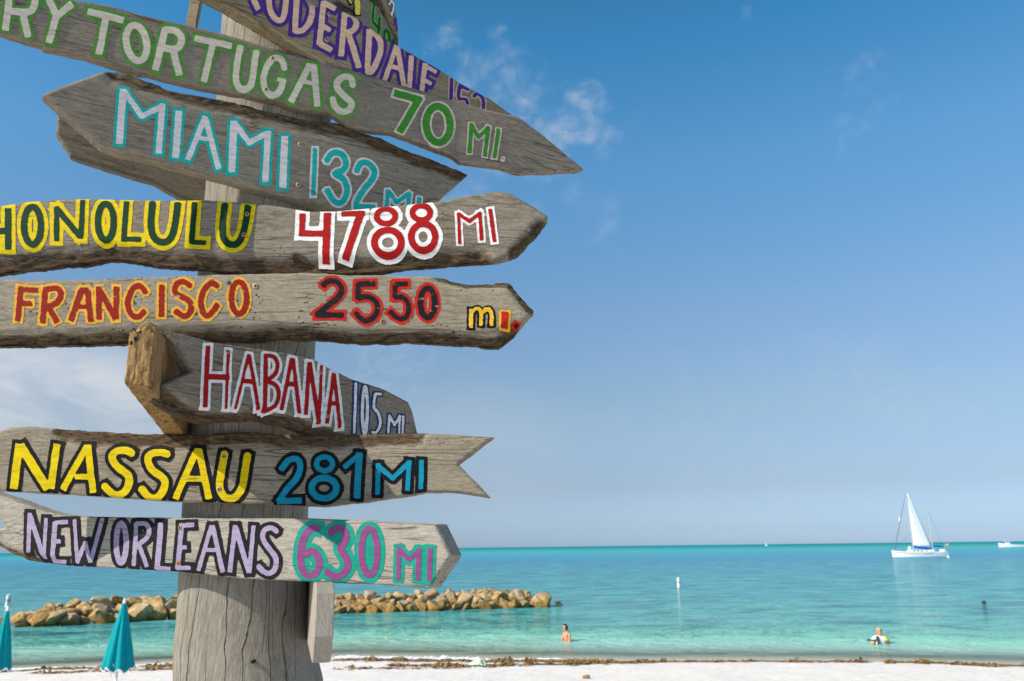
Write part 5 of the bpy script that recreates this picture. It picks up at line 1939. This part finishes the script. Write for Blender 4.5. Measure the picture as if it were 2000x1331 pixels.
def bather_woman():
    p = on_plane(1110, 1252)
    root = empty('person', (p.x, p.y, -0.27))
    f = Vector((-0.86, -0.5, 0)).normalized()      # she looks left and a little towards the beach
    s = Vector((-f.y, f.x, 0))
    V = lambda a, b, z: tuple(f * a + s * b + Vector((0, 0, z)))
    J = {'pelvis': (V(-0.02, 0, 0.02), (0.17, 0.13)), 'waist': (V(0.0, 0, 0.20), (0.125, 0.10)), 'chest': (V(0.05, 0, 0.40), (0.15, 0.115)), 'collar': (V(0.07, 0, 0.52), (0.09, 0.07)),
         'neck': (V(0.10, 0, 0.59), 0.05), 'jaw': (V(0.145, 0, 0.645), (0.062, 0.066)), 'skull': (V(0.13, 0, 0.74), (0.085, 0.098)), 'crown': (V(0.12, 0, 0.82), (0.06, 0.07))}
    E = [('pelvis', 'waist'), ('waist', 'chest'), ('chest', 'collar'), ('collar', 'neck'), ('neck', 'jaw'), ('jaw', 'skull'), ('skull', 'crown')]
    for q, sg in (('l', 1), ('r', -1)):
        J[q + 'hip'] = (V(-0.02, 0.10 * sg, -0.10), 0.095)
        J[q + 'knee'] = (V(0.03, 0.10 * sg, -0.50), 0.058)
        J[q + 'ank'] = (V(-0.02, 0.10 * sg, -0.88), 0.038)
        J[q + 'toe'] = (V(0.14, 0.11 * sg, -0.92), 0.032)
        E += [('pelvis', q + 'hip'), (q + 'hip', q + 'knee'), (q + 'knee', q + 'ank'), (q + 'ank', q + 'toe')]
        J[q + 'sh'] = (V(0.06, 0.175 * sg, 0.50), 0.055)
        J[q + 'el'] = (V(0.10, 0.25 * sg, 0.24), 0.04)
        fw = 0.30 if sg > 0 else -0.02
        J[q + 'wr'] = (V(fw, 0.27 * sg, 0.10), 0.026)
        E += [('collar', q + 'sh'), (q + 'sh', q + 'el'), (q + 'el', q + 'wr')]
        d = (Vector(J[q + 'wr'][0]) - Vector(J[q + 'el'][0])).normalized()
        hand(J, E, q, q + 'wr', d, d.cross(Vector((0, 0, 1))).normalized() * -sg)
    skin('body', J, E, M_SKIN, root)
    head_parts(root, Vector(V(0.135, 0, 0.73)), 0.088, f, M_HAIR, M_SKIN, True)
    skin('swimsuit', {'a': (V(-0.02, 0, -0.06), (0.18, 0.148)), 'b': (V(-0.01, 0, 0.11), (0.172, 0.14)), 'c': (V(0.02, 0, 0.28), (0.15, 0.122)), 'd': (V(0.05, 0, 0.40), (0.162, 0.126))}, [('a', 'b'), ('b', 'c'), ('c', 'd')], M_SUIT, root)
    tag(root, 'dark-haired woman in a coral swimsuit standing waist-deep, looking left', 'person', 'bathers in the water')


def bather_shirt():
    p = on_plane(1719, 1257)
    root = empty('person', (p.x, p.y, -0.13))
    f = Vector((0.10, -1.0, 0)).normalized()
    s = Vector((-f.y, f.x, 0))
    V = lambda a, b, z: tuple(f * a + s * b + Vector((0, 0, z)))
    J = {'pelvis': (V(0, 0, -0.12), (0.18, 0.13)), 'waist': (V(0.0, 0, 0.04), (0.16, 0.12)), 'chest': (V(0.01, 0, 0.20), (0.185, 0.13)), 'collar': (V(0.0, 0, 0.32), (0.10, 0.08)),
         'neck': (V(0.02, 0, 0.38), 0.055), 'jaw': (V(0.05, 0, 0.43), (0.066, 0.07)), 'skull': (V(0.035, 0, 0.52), (0.088, 0.10)), 'crown': (V(0.03, 0, 0.60), (0.062, 0.07))}
    E = [('pelvis', 'waist'), ('waist', 'chest'), ('chest', 'collar'), ('collar', 'neck'), ('neck', 'jaw'), ('jaw', 'skull'), ('skull', 'crown')]
    for q, sg in (('l', 1), ('r', -1)):
        J[q + 'hip'] = (V(0, 0.11 * sg, -0.24), 0.10)
        J[q + 'knee'] = (V(0.05, 0.12 * sg, -0.66), 0.065)
        J[q + 'ank'] = (V(0, 0.12 * sg, -1.05), 0.042)
        J[q + 'toe'] = (V(0.16, 0.14 * sg, -1.1), 0.036)
        E += [('pelvis', q + 'hip'), (q + 'hip', q + 'knee'), (q + 'knee', q + 'ank'), (q + 'ank', q + 'toe')]
        J[q + 'sh'] = (V(0.0, 0.205 * sg, 0.29), 0.066)
        J[q + 'el'] = (V(0.05, 0.31 * sg, 0.06), 0.046)
        J[q + 'wr'] = (V(0.24, (0.12 if sg > 0 else 0.30) * sg, 0.20 if sg < 0 else 0.10), 0.03)
        E += [('collar', q + 'sh'), (q + 'sh', q + 'el'), (q + 'el', q + 'wr')]
        d = (Vector(J[q + 'wr'][0]) - Vector(J[q + 'el'][0])).normalized()
        hand(J, E, q, q + 'wr', d, d.cross(Vector((0, 0, 1))).normalized() * -sg)
    skin('body', J, E, M_SKIN2, root)
    head_parts(root, Vector(V(0.04, 0, 0.51)), 0.092, f, M_BLOND, M_SKIN2, False)
    skin('shirt', {'a': (V(0, 0, -0.1), (0.19, 0.142)), 'b': (V(0.01, 0, 0.18), (0.20, 0.145)), 'c': (V(0, 0, 0.32), (0.125, 0.10)), 'l': (V(0, 0.21, 0.29), 0.08), 'l2': (V(0.03, 0.27, 0.16), 0.07), 'r': (V(0, -0.21, 0.29), 0.08), 'r2': (V(0.03, -0.27, 0.16), 0.07)},
         [('a', 'b'), ('b', 'c'), ('c', 'l'), ('l', 'l2'), ('c', 'r'), ('r', 'r2')], M_SHIRT, root)
    for sg in (-1, 1):
        bm = bmesh.new()
        tube(bm, [V(0.10, 0.13 * sg, 0.36), V(0.165, 0.15 * sg, 0.24), V(0.16, 0.16 * sg, 0.05), V(0.14, 0.15 * sg, -0.06)], [0.035, 0.045, 0.05, 0.05], 10)
        bm_obj('strap', bm, M_VEST if sg < 0 else M_YEL, root)
    tag(root, 'fair-haired man in a white shirt with dark and yellow straps, chest-deep, facing the beach', 'person', 'bathers in the water')
    bm = bmesh.new()
    w_ = Vector(V(0.31, -0.30, 0.26))
    tube(bm, [w_ + s * 0.10, w_, w_ - s * 0.12 + Vector((0, 0, 0.01)), w_ - s * 0.30 + Vector((0, 0, 0.02))], [0.02, 0.024, 0.022, 0.028], 10)
    bmesh.ops.translate(bm, vec=-w_, verts=bm.verts)
    o = bm_obj('snorkel', bm, M_VEST)
    o.location = Vector((p.x, p.y, -0.13)) + w_
    tag(o, 'short dark snorkel tube held out sideways by the man in white', 'snorkel')


def bather_far():
    p = on_plane(1922, 1180)
    root = empty('person', (p.x, p.y, -0.06))
    f = Vector((0.3, 1, 0)).normalized()
    s = Vector((-f.y, f.x, 0))
    V = lambda a, b, z: tuple(f * a + s * b + Vector((0, 0, z)))
    J = {'chest': (V(0, 0, -0.35), (0.18, 0.13)), 'collar': (V(0, 0, -0.12), (0.10, 0.08)), 'neck': (V(0, 0, -0.05), 0.055), 'jaw': (V(0.02, 0, 0.03), (0.066, 0.07)), 'skull': (V(0.01, 0, 0.12), (0.09, 0.10)), 'crown': (V(0, 0, 0.20), (0.06, 0.07)),
         'ls': (V(0, 0.2, -0.14), 0.06), 'le': (V(0.1, 0.35, -0.2), 0.045), 'rs': (V(0, -0.2, -0.14), 0.06), 're': (V(0.1, -0.35, -0.2), 0.045)}
    skin('body', J, [('chest', 'collar'), ('collar', 'neck'), ('neck', 'jaw'), ('jaw', 'skull'), ('skull', 'crown'), ('collar', 'ls'), ('ls', 'le'), ('collar', 'rs'), ('rs', 're')], M_SKIN2, root)
    head_parts(root, Vector(V(0.01, 0, 0.11)), 0.092, f, M_HAIR, M_SKIN2, True)
    tag(root, 'swimmer far out with only the dark-haired head above water', 'person', 'bathers in the water')


bather_woman()
bather_shirt()
bather_far()
